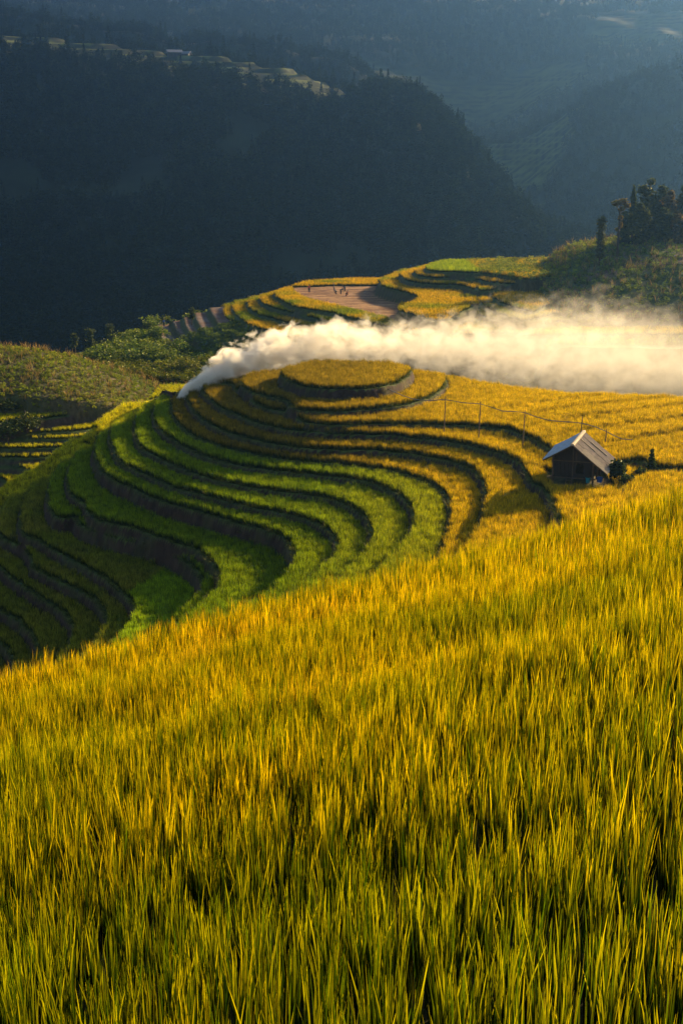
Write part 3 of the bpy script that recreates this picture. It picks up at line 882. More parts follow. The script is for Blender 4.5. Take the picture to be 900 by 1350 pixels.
x, y = jgrid(-90, -12, 166, 213, 0.62)
k = in_view(x, y, 0.03); x, y = x[k], y[k]
i = ((y - 146) / 0.3).round().astype(int); j = ((x + 100) / 0.3).round().astype(int)
k = (vm[i, j] | (y > 188)) & ~((x > -27 + 0.25 * (y - 180)) & (y < 193)); x, y = x[k], y[k]; z = vh[i[k], j[k]]
n = len(x); st = rng.random(n) < 0.20
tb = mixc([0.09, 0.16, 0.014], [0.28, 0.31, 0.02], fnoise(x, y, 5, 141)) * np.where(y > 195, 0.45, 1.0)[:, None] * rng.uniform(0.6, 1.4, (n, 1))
m_ = ~st
scatter('low_bushes', np.stack([x, y, z - 0.1], 1)[m_], rots(n, 0.2)[m_], (scl_arr(n, 0.26, 0.58) * (1 + 1.3 * (y > 196))[:, None])[m_], tb[m_], C_BUSH, 'low green bushes covering the rounded mound at the left edge', 'bushes')
ts = mixc([0.24, 0.15, 0.08], [0.38, 0.27, 0.14], rng.random(n))
scatter('dry_stalks', np.stack([x, y, z], 1)[st], rots(n, 0.1)[st], scl_arr(n, 0.7, 1.15)[st], ts[st], C_STALK, 'dry brown maize stalks standing between the bushes of the mound', 'stalks')

# --- far spur
x, y = jgrid(-60, 75, 198, 300, 0.56)
k = in_view(x, y, 0.02); x, y = x[k], y[k]
L_ = far_pick(fl, x, y); z = far_pick(fh, x, y)
k = (L_ < 12) & ~far_pick(fb_, x, y) & ~far_pick(fk, x, y)
k &= (far_pick(fplot, x, y) < -0.1) | (L_ != 7)
x, y, z, L_ = x[k], y[k], z[k], L_[k]
tint = mixc([0.26, 0.32, 0.012], [0.70, 0.46, 0.010], sstep(0.3, 0.62, fnoise(x, y, 9, 151)))
tint = np.where((L_ == 0)[:, None] & (x < 27)[:, None], np.array([0.34, 0.46, 0.02]), tint) * rng.uniform(0.8, 1.2, (len(x), 1))
scatter('rice_field', np.stack([x, y, z], 1), rots(len(x), 0.1), scl_arr(len(x), 0.9, 1.2), tint, C_FAR, 'golden and green rice on the terraces of the spur behind the smoke', 'rice')

x, y = jgrid(-85, 100, 192, 300, 1.05)
k = in_view(x, y, 0.03); x, y = x[k], y[k]
z = far_pick(fh, x, y); kk = far_pick(fk, x, y); bu = far_pick(fbu, x, y); L_ = far_pick(fl, x, y)
bb = far_pick(fb_, x, y) & (rng.random(len(x)) < 0.10) & (L_ < 12)
topb = (L_ == 0) & (x > 27)
m_ = (kk & (rng.random(len(x)) < 0.75)) | bu | topb
m_ |= (L_ >= 12) & (L_ < len(fpolys)) & (y < 250)
m_ &= ~((L_ >= 12) & (L_ < len(fpolys)) & (y >= 250))
xs_, ys_, zs_ = x[m_], y[m_], z[m_]
n = len(xs_)
gb = mixc([0.05, 0.10, 0.016], [0.16, 0.20, 0.035], fnoise(xs_, ys_, 6, 161)) * np.where(kk[m_], 1.25, 1.0)[:, None] * rng.uniform(0.6, 1.4, (n, 1))
gb = np.where((topb[m_])[:, None], gb * np.array([1.5, 1.3, 1.0]), gb)
lowb = (L_[m_] >= 12) & (L_[m_] < len(fpolys))
size = np.where(bu[m_], rng.uniform(0.9, 1.9, n), rng.uniform(0.6, 1.3, n))
size = np.where(lowb, rng.uniform(0.4, 0.9, n), size)
size = np.where(kk[m_], rng.uniform(0.4, 1.0, n), size)
scatter('low_bushes', np.stack([xs_, ys_, zs_ - 0.2], 1), rots(n, 0.2), np.stack([size, size, size * 0.9], 1), gb, C_BUSH, 'dense green bushes on the slopes of the terraced spur and knoll', 'bushes')
m2 = kk & (rng.random(len(x)) < 0.22)
n = m2.sum()
scatter('dry_stalks', np.stack([x[m2], y[m2], z[m2]], 1), rots(n, 0.1), scl_arr(n, 0.9, 1.7), mixc([0.20, 0.13, 0.08], [0.30, 0.22, 0.13], rng.random(n)), C_STALK, 'pale dry stalks scattered over the wooded knoll', 'stalks')

# --- woods on the mountains
n0 = 52000
uu = rng.uniform(-0.36, 0.36, n0); dd = 430 + (1350 - 430) * rng.random(n0) ** 1.15
ji = np.clip(np.round((uu + 1.0) / 2.0 * 419).astype(int), 0, 419)
di = np.clip(np.searchsorted(Ds, dd), 0, len(Ds) - 1)
zz = Zm[di, ji]; tm = terr_mask[di, ji]
keep = (tm < 0.3) & (rng.random(n0) < np.where(dd < 760, 0.85, 0.55)) & (fnoise(uu * dd, dd, 50, 171) > 0.25)
keep &= zz > -76
uu, dd, zz = uu[keep], dd[keep], zz[keep]
n = len(uu)
s = rng.uniform(0.45, 0.95, n)
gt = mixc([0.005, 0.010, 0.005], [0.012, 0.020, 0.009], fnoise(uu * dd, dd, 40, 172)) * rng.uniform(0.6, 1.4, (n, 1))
scatter('forest', np.stack([uu * dd, dd, zz - 0.6], 1), rots(n, 0.04), np.stack([s, s, s * rng.uniform(0.8, 1.3, n)], 1), gt, C_WOOD, 'dark woods covering the mountainsides beyond the valley', 'forest')

# ================================================================== TREES
def leafy_tree(name, loc, H, crown, label, group, tint=(0.06, 0.09, 0.025), leaves=1500, leaf=0.42, seed=0, bare=0.35, cat='tree'):
    """crown: list of (x, y, z, rx, rz) lobes as fractions of H"""
    q = np.random.default_rng(seed)
    root = empty(name, loc)
    tag(root, label, cat, group)
    lean = q.normal(0, 0.02, 2) * H
    mb = MB()
    pts = [(lean[0] * s * s, lean[1] * s * s, H * 0.94 * s) for s in np.linspace(0, 1, 7)]
    pts[0] = (0, 0, -0.6)
    mb.tube(pts, [H * 0.022 * (1 - 0.75 * s) + 0.03 for s in np.linspace(0, 1, 7)], 7)
    mb.build('trunk', M_BARK, root, True)
    V = []; F = []; T = []; VV = []
    lb = MB()
    for (cx, cy_, cz, rx, rz_) in crown:
        c = np.array([cx * H + lean[0] * cz * cz, cy_ * H + lean[1] * cz * cz, cz * H])
        s0 = max(bare * 0.6, cz - 0.16)
        lb.tube([(lean[0] * s0 * s0, lean[1] * s0 * s0, s0 * H), tuple((c + np.array([lean[0] * s0 ** 2, lean[1] * s0 ** 2, s0 * H])) / 2 + np.array([0, 0, -0.02 * H])), tuple(c)], [H * 0.008, H * 0.006, H * 0.003], 5)
        m = int(leaves * (rx * rx * rz_) ** 0.6 / sum((b[3] * b[3] * b[4]) ** 0.6 for b in crown))
        d = q.normal(size=(m, 3)); d /= np.linalg.norm(d, axis=1)[:, None]
        sub = 0.75 + 0.35 * np.sin(d[:, 0] * 5 + seed) * np.cos(d[:, 2] * 6 + d[:, 1] * 4)
        rq = (q.random(m) ** 0.38) * sub
        cc = c + d * rq[:, None] * np.array([rx, rx, rz_]) * H
        for i in range(m):
            nn = q.normal(size=3); nn /= np.linalg.norm(nn); u = np.cross(nn, [0.1, 0, 1]); u /= np.linalg.norm(u) + 1e-6; w = np.cross(nn, u)
            s = leaf * q.uniform(0.5, 1.2); n0 = len(V); p = cc[i]
            V += [tuple(p - u * s * .5), tuple(p + w * s * .35), tuple(p + u * s * .6), tuple(p - w * s * .35)]
            F.append((n0, n0 + 1, n0 + 2, n0 + 3)); T += [1.0] * 4; VV += [q.random()] * 4
    lb.build('branches', M_BARK, root, True)
    mat = bpy.data.materials.get('leaf_%s' % str(tint)) or leaf_mat('leaf_%s' % str(tint), False, tint, tuple(c * 0.6 for c in tint), 0.35, 0.02)
    o = mesh_np('crown', V, F, mat, root)
    set_attr(o.data, 't', T); set_attr(o.data, 'v', VV)
    return root

def on_far(px, py, Y):
    p = at(px, py, Y)
    z = float(far_pick(fh, np.array([p[0]]), np.array([p[1]]))[0])
    return (p[0], p[1], z)
def rand_crown(q, n, z0, z1, w):
    out = []
    for i in range(n):
        z = z0 + (z1 - z0) * (i + 0.5) / n
        a = q.uniform(0, 6.28); r_ = w * 0.55 * q.random()
        out.append((r_ * math.cos(a), r_ * math.sin(a), z, w * q.uniform(0.45, 0.8), w * q.uniform(0.35, 0.6)))
    return out
q = np.random.default_rng(5)
# column shaped tree and the flat topped one beside it
def tree_px(px, top, foot, Y, label, crown, group=None, **kw):
    b = at(px, foot, Y); t = at(px, top, Y)
    zg = float(far_pick(fh, np.array([b[0]]), np.array([b[1]]))[0])
    H = t[2] - zg
    return leafy_tree(kw.pop('name', 'tree'), (b[0], b[1], zg), H, crown, label, group, **kw)
tree_px(789, 286, 356, 236, 'narrow column shaped dark tree standing alone on the knoll slope', 
        [(0.01 * (-1) ** i, 0.0, z, 0.115, 0.085) for i, z in enumerate(np.linspace(0.2, 0.94, 9))], leaves=2600, leaf=0.34, seed=1, tint=(0.055, 0.065, 0.025))
tree_px(812, 260, 356, 240, 'tall slender tree with a flat tuft on top beside the column shaped tree',
        [(-0.07, 0, 0.90, 0.09, 0.06), (0.05, 0.02, 0.93, 0.10, 0.06), (0.12, 0, 0.86, 0.07, 0.05), (0.03, 0, 0.80, 0.06, 0.05), (0.02, 0, 0.66, 0.045, 0.06), (0.03, 0.01, 0.54, 0.04, 0.06), (-0.03, 0, 0.46, 0.03, 0.05), (0.03, 0, 0.3, 0.03, 0.03)],
        leaves=2400, leaf=0.34, seed=2, tint=(0.16, 0.12, 0.03))
grove = [
 (832, 246, 322, 256, 'pointed dark conifer at the left end of the grove on the knoll', 'cone', 0.16),
 (852, 236, 322, 262, 'tallest tree of the grove, loose crown with a tuft at its top', 'round', 0.20),
 (866, 245, 322, 258, 'broad dark tree next to the tallest one of the grove', 'round', 0.22),
 (880, 252, 320, 255, 'brownish leafy tree near the right end of the grove', 'round', 0.22),
 (897, 246, 320, 262, 'tree cut by the right edge of the picture, in the grove', 'round', 0.24),
 (843, 268, 324, 248, 'short bushy tree in front of the tallest tree of the grove', 'round', 0.26),
 (872, 276, 324, 247, 'short dense tree in the front row in the middle of the grove', 'round', 0.3),
 (893, 284, 324, 246, 'low spreading tree in the front row at the right end of the grove', 'round', 0.36),
 (822, 280, 324, 250, 'small dark tree between the slender tree and the grove', 'round', 0.24),
 (915, 240, 320, 258, 'tall tree of the grove just past the right edge', 'round', 0.22),
]
for i, (px, top, foot, Y, lab, kind, w) in enumerate(grove):
    if kind == 'cone':
        cr = [(0, 0, z, 0.19 * (1.06 - z), 0.07) for z in np.linspace(0.22, 0.97, 9)]
    else:
        w *= 1.3; cr = rand_crown(q, 12, 0.06, 0.92, w)
        cr[-1] = (cr[-1][0] * 0.5, cr[-1][1] * 0.5, 0.95, w * 0.35, w * 0.3)
    tree_px(px, top, foot, Y, lab, cr, 'grove of trees on the knoll', leaves=6000, leaf=0.55, seed=10 + i,
            tint=[(0.045, 0.065, 0.028), (0.055, 0.07, 0.03), (0.05, 0.065, 0.03), (0.10, 0.075, 0.04)][i % 4])
# little trees in the valley at the left
for i, (px, top, foot, Y, lab) in enumerate([
    (100, 438, 470, 300, 'small faint round tree, leftmost in the valley behind the mound'),
    (121, 430, 475, 300, 'taller faint tree second from the left behind the mound'),
    (145, 424, 470, 310, 'thin faint tree highest in the valley behind the mound'),
    (134, 447, 478, 290, 'short bushy tree just above the dip between mound and spur')]):
    b = at(px, foot, Y); H = at(px, top, Y)[2] - b[2]
    b2 = (b[0], b[1], b[2])
    leafy_tree('tree', b2, H, rand_crown(q, 6, 0.4, 0.9, 0.24), lab, 'small trees in the valley on the left', leaves=900, leaf=0.5, seed=40 + i, tint=(0.055, 0.075, 0.03))
b = at(253, 428, 262); H = at(253, 404, 262)[2] - b[2]
leafy_tree('tree', tuple(b), H, rand_crown(q, 6, 0.35, 0.9, 0.3), 'small round tree peeping over the skyline of the spur above the bare plots', None, leaves=700, leaf=0.4, seed=50, tint=(0.055, 0.075, 0.03))

# shrubs standing on their own
def shrub(px, py, z_or_none, wpx, hpx, Y, lab, tint, seed, grp=None, pointed=False):
    b = at(px, py, Y)
    g = max(float(bowl_h(np.array([b[0]]), np.array([b[1]]))[0]) if Y < 170 else -99, float(valley_h(np.array([b[0]]), np.array([b[1]]))[0]),
            float(far_pick(fh, np.array([b[0]]), np.array([b[1]]))[0]) if Y > 195 else -99)
    H = hpx * Y / FPX; w = wpx * Y / FPX / H / 2
    qq = np.random.default_rng(seed)
    if pointed: cr = [(0, 0, z, w * (1.1 - z), 0.12) for z in np.linspace(0.12, 0.92, 6)]
    else: cr = [(w * 0.5 * math.cos(a), w * 0.5 * math.sin(a), 0.35 + 0.3 * qq.random(), w * 0.55, 0.32) for a in np.linspace(0, 5.2, 6)] + [(0, 0, 0.7, w * 0.5, 0.28)]
    return leafy_tree('shrub', (b[0], b[1], max(g, b[2] - 3) if g > -90 else b[2]), H, cr, lab, grp, tint, 1300, 0.26, seed, 0.1, 'shrub')
shrub(247, 503, None, 40, 26, 205, 'rounded yellow green shrub at the foot of the spur just left of the smoke', (0.14, 0.16, 0.03), 60)
shrub(812, 640, None, 26, 40, 101, 'dark shrub right behind the hut', (0.04, 0.06, 0.02), 61, 'dark shrubs beside the hut')
shrub(826, 640, None, 30, 24, 99.5, 'low dark shrub between the hut and the pointed bush', (0.045, 0.065, 0.02), 62, 'dark shrubs beside the hut')
shrub(857, 625, None, 20, 34, 104, 'pointed dark bush on the bank right of the hut', (0.05, 0.075, 0.02), 63, 'dark shrubs beside the hut', True)
shrub(842, 632, None, 22, 20, 102.5, 'small shrub left of the pointed bush', (0.045, 0.07, 0.02), 64, 'dark shrubs beside the hut')
shrub(737, 632, None, 22, 18, 104, 'small shrub under the left eave of the hut', (0.05, 0.08, 0.02), 65, 'dark shrubs beside the hut')
shrub(12, 592, None, 60, 42, 163, 'large dark bush at the left edge above the valley strips', (0.035, 0.06, 0.02), 66, 'dark bushes at the left edge')
shrub(36, 578, None, 50, 34, 165, 'dark bush right of the large one above the valley strips', (0.035, 0.055, 0.02), 67, 'dark bushes at the left edge')
shrub(8, 556, None, 46, 26, 169, 'dark bush below the hedge at the foot of the mound', (0.035, 0.055, 0.02), 68, 'dark bushes at the left edge')

# ================================================================== HUT
M_TIN = simple_mat('grey_roof_sheet', (0.36, 0.40, 0.45), 0.6, 0.28, 3.0, 0.1, bump=0.1, spec=0.5)
M_OLDSHEET = simple_mat('weathered_brown_sheet', (0.24, 0.185, 0.145), 0.85, 0.3, 4.0, bump=0.25)
M_PALESHEET = simple_mat('pale_sheet', (0.30, 0.24, 0.165), 0.8, 0.22, 4.0, bump=0.2)
M_RIDGE = simple_mat('ridge_tile', (0.45, 0.36, 0.24), 0.8, 0.2, 5.0)
M_PLANK = simple_mat('dark_plank', (0.032, 0.021, 0.015), 0.9, 0.35, 5.0, stretch=(6, 6, 0.7), bump=0.3)
M_POST = simple_mat('wooden_post', (0.10, 0.062, 0.034), 0.85, 0.3, 5.0, stretch=(6, 6, 0.8), bump=0.3)
M_TEAL = simple_mat('teal_plastic', (0.03, 0.22, 0.24), 0.4, 0.1)
M_BLUE = simple_mat('blue_plastic', (0.03, 0.10, 0.34), 0.4, 0.1)
HB = at(765, 640, 102.5)
hut_z = -24.95
HUT_R = R(-19)
HB[0] -= 0.4
hut = empty('hut', (HB[0], HB[1], hut_z), HUT_R)
tag(hut, 'small wooden field hut on stilts with a grey sheet roof, standing among the golden terraces', 'hut')
# local: ridge along Y (front gable at -Y), x across
W2, L2, HR, HE, FL = 1.6, 2.1, 3.7, 2.05, 0.95
EV = 2.35          # eave half span, left; right reaches farther and lower
EVR = 2.75; DR = 2.15
LO, LI = -2.9, 2.9   # roof from front to back
def roof_sheet(side, s0, s1, y0, y1, mat, lift, name='roof_sheet'):
    """corrugated sheet on one slope: s along the slope from the ridge (0..1)"""
    nx, ny = max(3, int((y1 - y0) / 0.055)), 4
    V = []; F = []
    for i in range(nx + 1):
        yy = y0 + (y1 - y0) * i / nx
        cor = 0.016 * math.cos(i * math.pi)
        for j in range(ny + 1):
            s = s0 + (s1 - s0) * j / ny
            xx = side * s * EV; xx = side * s * (EV if side < 0 else EVR); zz_ = HR + 0.02 - s * (1.38 if side < 0 else DR) + lift + cor - 0.05 * math.sin(s * 3.14) * 0.5
            V.append((xx, yy, zz_))
    m = len(V)
    V += [(a, b, c - 0.018) for a, b, c in V]
    for i in range(nx):
        for j in range(ny):
            a = i * (ny + 1) + j
            F.append((a, a + ny + 1, a + ny + 2, a + 1)); F.append((m + a, m + a + 1, m + a + ny + 2, m + a + ny + 1))
    for i in range(nx):
        for j in (0, ny):
            a = i * (ny + 1) + j
            F.append((a, a + ny + 1, m + a + ny + 1, m + a))
    for j in range(ny):
        for i in (0, nx):
            a = i * (ny + 1) + j
            F.append((a, a + 1, m + a + 1, m + a))
    b = MB(); b.add(V, F)
    return b.build(name, mat, hut)
yspan = np.linspace(LO, LI, 5)
for i in range(4):
    roof_sheet(-1, 0.02, 1.0, yspan[i] - 0.03, yspan[i + 1] + 0.03, M_TIN, 0.012 * (i % 2))
for i in range(4):
    if i == 0:
        o = roof_sheet(1, 0.02, 0.30, yspan[0], yspan[1] + 0.03, M_OLDSHEET, 0.012); o['label'] = 'brown weathered sheet'
        o = roof_sheet(1, 0.27, 1.04, yspan[0] - 0.02, yspan[1] + 0.02, M_PALESHEET, 0.03); o['label'] = 'pale front sheet'
    else:
        o = roof_sheet(1, 0.02, 0.52, yspan[i] - 0.03, yspan[i + 1] + 0.03, M_OLDSHEET, 0.03 if i % 2 else 0.012); o['label'] = 'brown weathered sheet'
        o = roof_sheet(1, 0.48, 1.0, yspan[i] - 0.03, yspan[i + 1] + 0.03, M_OLDSHEET, 0.0 if i % 2 else 0.02); o['label'] = 'brown weathered sheet'
for (yy, s0, s1) in ((yspan[2], 0.05, 0.52), (yspan[3], 0.3, 0.8)):
    b = MB(); b.tube([(s0 * EVR, yy, HR - s0 * DR + 0.085), (s1 * EVR, yy, HR - s1 * DR + 0.085)], 0.045, 5); b.build('batten', M_PALESHEET, hut)
for i in range(13):      # ridge tiles
    y0 = LO - 0.04 + i * (LI - LO + 0.1) / 13
    b = MB()
    n_ = 6
    V = []
    for yy, rr_ in ((y0, 0.17), (y0 + 0.47, 0.14)):
        for j in range(n_ + 1):
            a = math.pi * j / n_
            V.append((rr_ * 1.15 * math.cos(a), yy, HR - 0.05 + rr_ * math.sin(a)))
    b.add(V, [(j, j + 1, n_ + 1 + j + 1, n_ + 1 + j) for j in range(n_)] + [tuple(range(n_ + 1))[::-1], tuple(range(n_ + 1, 2 * n_ + 2))])
    b.build('ridge_tile', M_RIDGE, hut)
# posts
for sx in (-1, 1):
    for yy in (-L2, 0.1, L2):
        b = MB(); b.tube([(sx * W2, yy, -0.7), (sx * W2 + 0.02, yy, 1.2), (sx * W2, yy, HR - W2 / EV * (1.38 if sx < 0 else 1.85) - 0.08)], 0.085, 7); b.build('post', M_POST, hut)
for yy in (-L2, L2):
    b = MB(); b.tube([(0, yy, FL), (0, yy, HR - 0.12)], 0.06, 6); b.build('post', M_POST, hut)
# floor and beams
for i in range(9):
    b = MB(); b.box((-W2 + 0.17 + i * 0.345, 0, FL), (0.33, 2 * L2 + 0.2, 0.06)); b.build('floor_plank', M_PLANK, hut)
for yy in (-L2, L2):
    b = MB(); b.tube([(-W2 - 0.2, yy, FL - 0.1), (W2 + 0.2, yy, FL - 0.1)], 0.07, 6); b.build('beam', M_POST, hut)
    b = MB(); b.tube([(-W2 - 0.1, yy, HE + 0.16), (W2 + 0.1, yy, HE + 0.16)], 0.06, 6); b.build('beam', M_POST, hut)
for sx in (-1, 1):
    b = MB(); b.tube([(sx * 2.05, LO + 0.1, HR - 2.05 / EV * (1.38 if sx < 0 else 1.85) - 0.09), (sx * 2.05, LI - 0.1, HR - 2.05 / EV * (1.38 if sx < 0 else 1.85) - 0.09)], 0.05, 6); b.build('purlin', M_POST, hut)
    for yy in (LO + 0.15, 0.0, LI - 0.15):
        b = MB(); b.tube([(0.0, yy, HR - 0.12), (sx * EV * 0.97, yy, HR - (1.38 if sx < 0 else 1.85) * 0.97 - 0.1)], 0.045, 5); b.build('rafter', M_POST, hut)
# gable and side planks, door opening right of the centre on the front
def plank(x, y, z0, z1, w, ax):
    b = MB()
    b.box((x, y, (z0 + z1) / 2), (w - 0.015, 0.035, z1 - z0) if ax == 'x' else (0.035, w - 0.015, z1 - z0))
    return b.build('wall_plank', M_PLANK, hut)
pw = 0.31
for i in range(10):
    x = -W2 + pw / 2 + i * pw
    top = HR - 0.16 - abs(x) * (1.38 if x < 0 else 1.85) / EV
    for yy in (-L2 - 0.02 * (i % 2), L2 + 0.02 * (i % 2)):
        if yy < 0 and i in (6, 7):
            plank(x, yy, FL + 0.02, FL + 0.30, pw, 'x'); plank(x, yy, FL + 1.10, top, pw, 'x')
        else:
            plank(x, yy, FL + 0.02, top, pw, 'x')
for i in range(12):
    y = -L2 + 0.19 + i * 0.35
    for sx in (-1, 1):
        plank(sx * (W2 + 0.02 * (i % 2)), y, FL + 0.02, (HE + 0.22) if sx > 0 else (HE + 0.5 - 0.5 * (i % 4 == 1)), 0.35, 'y')
# ladder at the front
b = MB()
b = MB(); b.tube([(-0.5, -L2 - 0.9, -0.3), (-0.45, -L2 - 0.1, FL)], 0.04, 5).tube([(-0.05, -L2 - 0.9, -0.3), (-0.0, -L2 - 0.1, FL)], 0.04, 5)
for i in range(4):
    f = (i + 0.7) / 4.6
    b.tube([(-0.5, -L2 - 0.9 + 0.8 * f, -0.3 + (FL + 0.3) * f), (-0.03, -L2 - 0.9 + 0.8 * f, -0.3 + (FL + 0.3) * f)], 0.03, 5)
b.build('ladder', M_POST, hut)
# containers under the floor
def pail(loc, r_, h_, mat, lab):
    b = MB(); n_ = 12
    ring = lambda rad, z: [(rad * math.cos(2 * math.pi * j / n_), rad * math.sin(2 * math.pi * j / n_), z) for j in range(n_)]
    V = ring(r_ * 0.8, 0) + ring(r_, h_) + ring(r_ * 1.08, h_) + ring(r_ * 1.08, h_ + 0.03) + ring(r_ * 0.9, h_ + 0.03) + ring(r_ * 0.72, 0.03)
    F = [tuple(range(n_))[::-1], tuple(range(5 * n_, 6 * n_))]
    for a in range(5):
        for j in range(n_):
            F.append((a * n_ + j, a * n_ + (j + 1) % n_, (a + 1) * n_ + (j + 1) % n_, (a + 1) * n_ + j))
    b.add(V, F); root = empty('bucket', loc)
    b.build('pail', mat, root)
    hb = MB(); hb.tube([(r_ * math.cos(a), 0, h_ + r_ * 0.75 * math.sin(a)) for a in np.linspace(0, math.pi, 8)], 0.012, 5); hb.build('handle', M_POST, root)
    tag(root, lab, 'bucket', 'buckets beside the hut')
def hl(x, y):
    c, s = math.cos(HUT_R), math.sin(HUT_R)
    return HB[0] + c * x - s * y, HB[1] + s * x + c * y
px_, py_ = hl(1.25, -2.15); pail((px_, py_, hut_z + 0.55), 0.2, 0.42, M_TEAL, 'teal bucket in front of the right front post of the hut')
px_, py_ = hl(2.1, -1.6); pail((px_, py_, hut_z + 0.55), 0.26, 0.36, M_BLUE, 'blue bucket under the right eave of the hut')
# levelled earth platform
def platform():
    X_, Y_ = height_grid(HB[0] - 4, HB[0] + 4, HB[1] - 4.2, HB[1] + 4.2, 0.3)
    r_ = np.sqrt((X_ - HB[0]) ** 2 + ((Y_ - HB[1])) ** 2)
    Z_ = hut_z + 0.5 * sstep(3.8, 0.5, r_) * (Y_ < HB[1] + 9) - 1.6 * sstep(2.9, 4.4, r_) + (fnoise(X_, Y_, 0.7, 201) - .5) * .12
    c_ = mixc([0.07, 0.075, 0.025], [0.11, 0.075, 0.05], fnoise(X_, Y_, 1.2, 202))
    o = grid_mesh('earth_platform', X_, Y_, Z_, M_GROUND, c_, keep=(r_ < 4.4))
    tag(o, 'low grassy earth platform that the hut stands on', 'ground', kind='structure')
platform()

# ================================================================== WATER PIPE ON POLES
M_PIPE = simple_mat('pipe', (0.13, 0.12, 0.11), 0.6, 0.2)
pipe = empty('water_pipe', (0, 0, 0))
tag(pipe, 'thin dark water pipe carried on wooden poles across the golden field behind the hut', 'pipe')
poles = [(587, 525, 548, 119.5), (633, 532, 562, 117), (691.5, 543, 572, 113), (767, 552, 584, 111.5), (799, 568, 586, 111)]
for px, yt, yb, Y in poles:
    t = at(px, yt - 1, Y); g = float(bowl_h(np.array([t[0]]), np.array([t[1]]))[0])
    b = MB(); b.tube([(t[0] - 0.12, t[1], g - 0.4), (t[0] - 0.05, t[1], (g + t[2]) / 2), (t[0], t[1], t[2] + 0.1)], [0.06, 0.05, 0.04], 6); b.build('pole', M_POST, pipe)
wire = [(505, 509, 133), (520, 517, 130), (545, 526, 126), (565, 528, 122), (587, 527, 119.5), (610, 531, 118), (633, 532.5, 117), (648, 537, 116), (662, 542, 115), (678, 542.5, 114), (691.5, 544, 113),
        (705, 549, 112.6), (722, 554, 112.2), (745, 556, 111.8), (767, 558, 111.5), (785, 563, 111.2), (799, 569, 111), (810, 575, 110.7), (820, 579, 110.4), (833, 579.5, 110)]
wp = smooth_line([at(*w_) for w_ in wire], 0.7)
b = MB(); b.tube([tuple(p) for p in wp], 0.042, 6); b.build('pipe', M_PIPE, pipe, True)

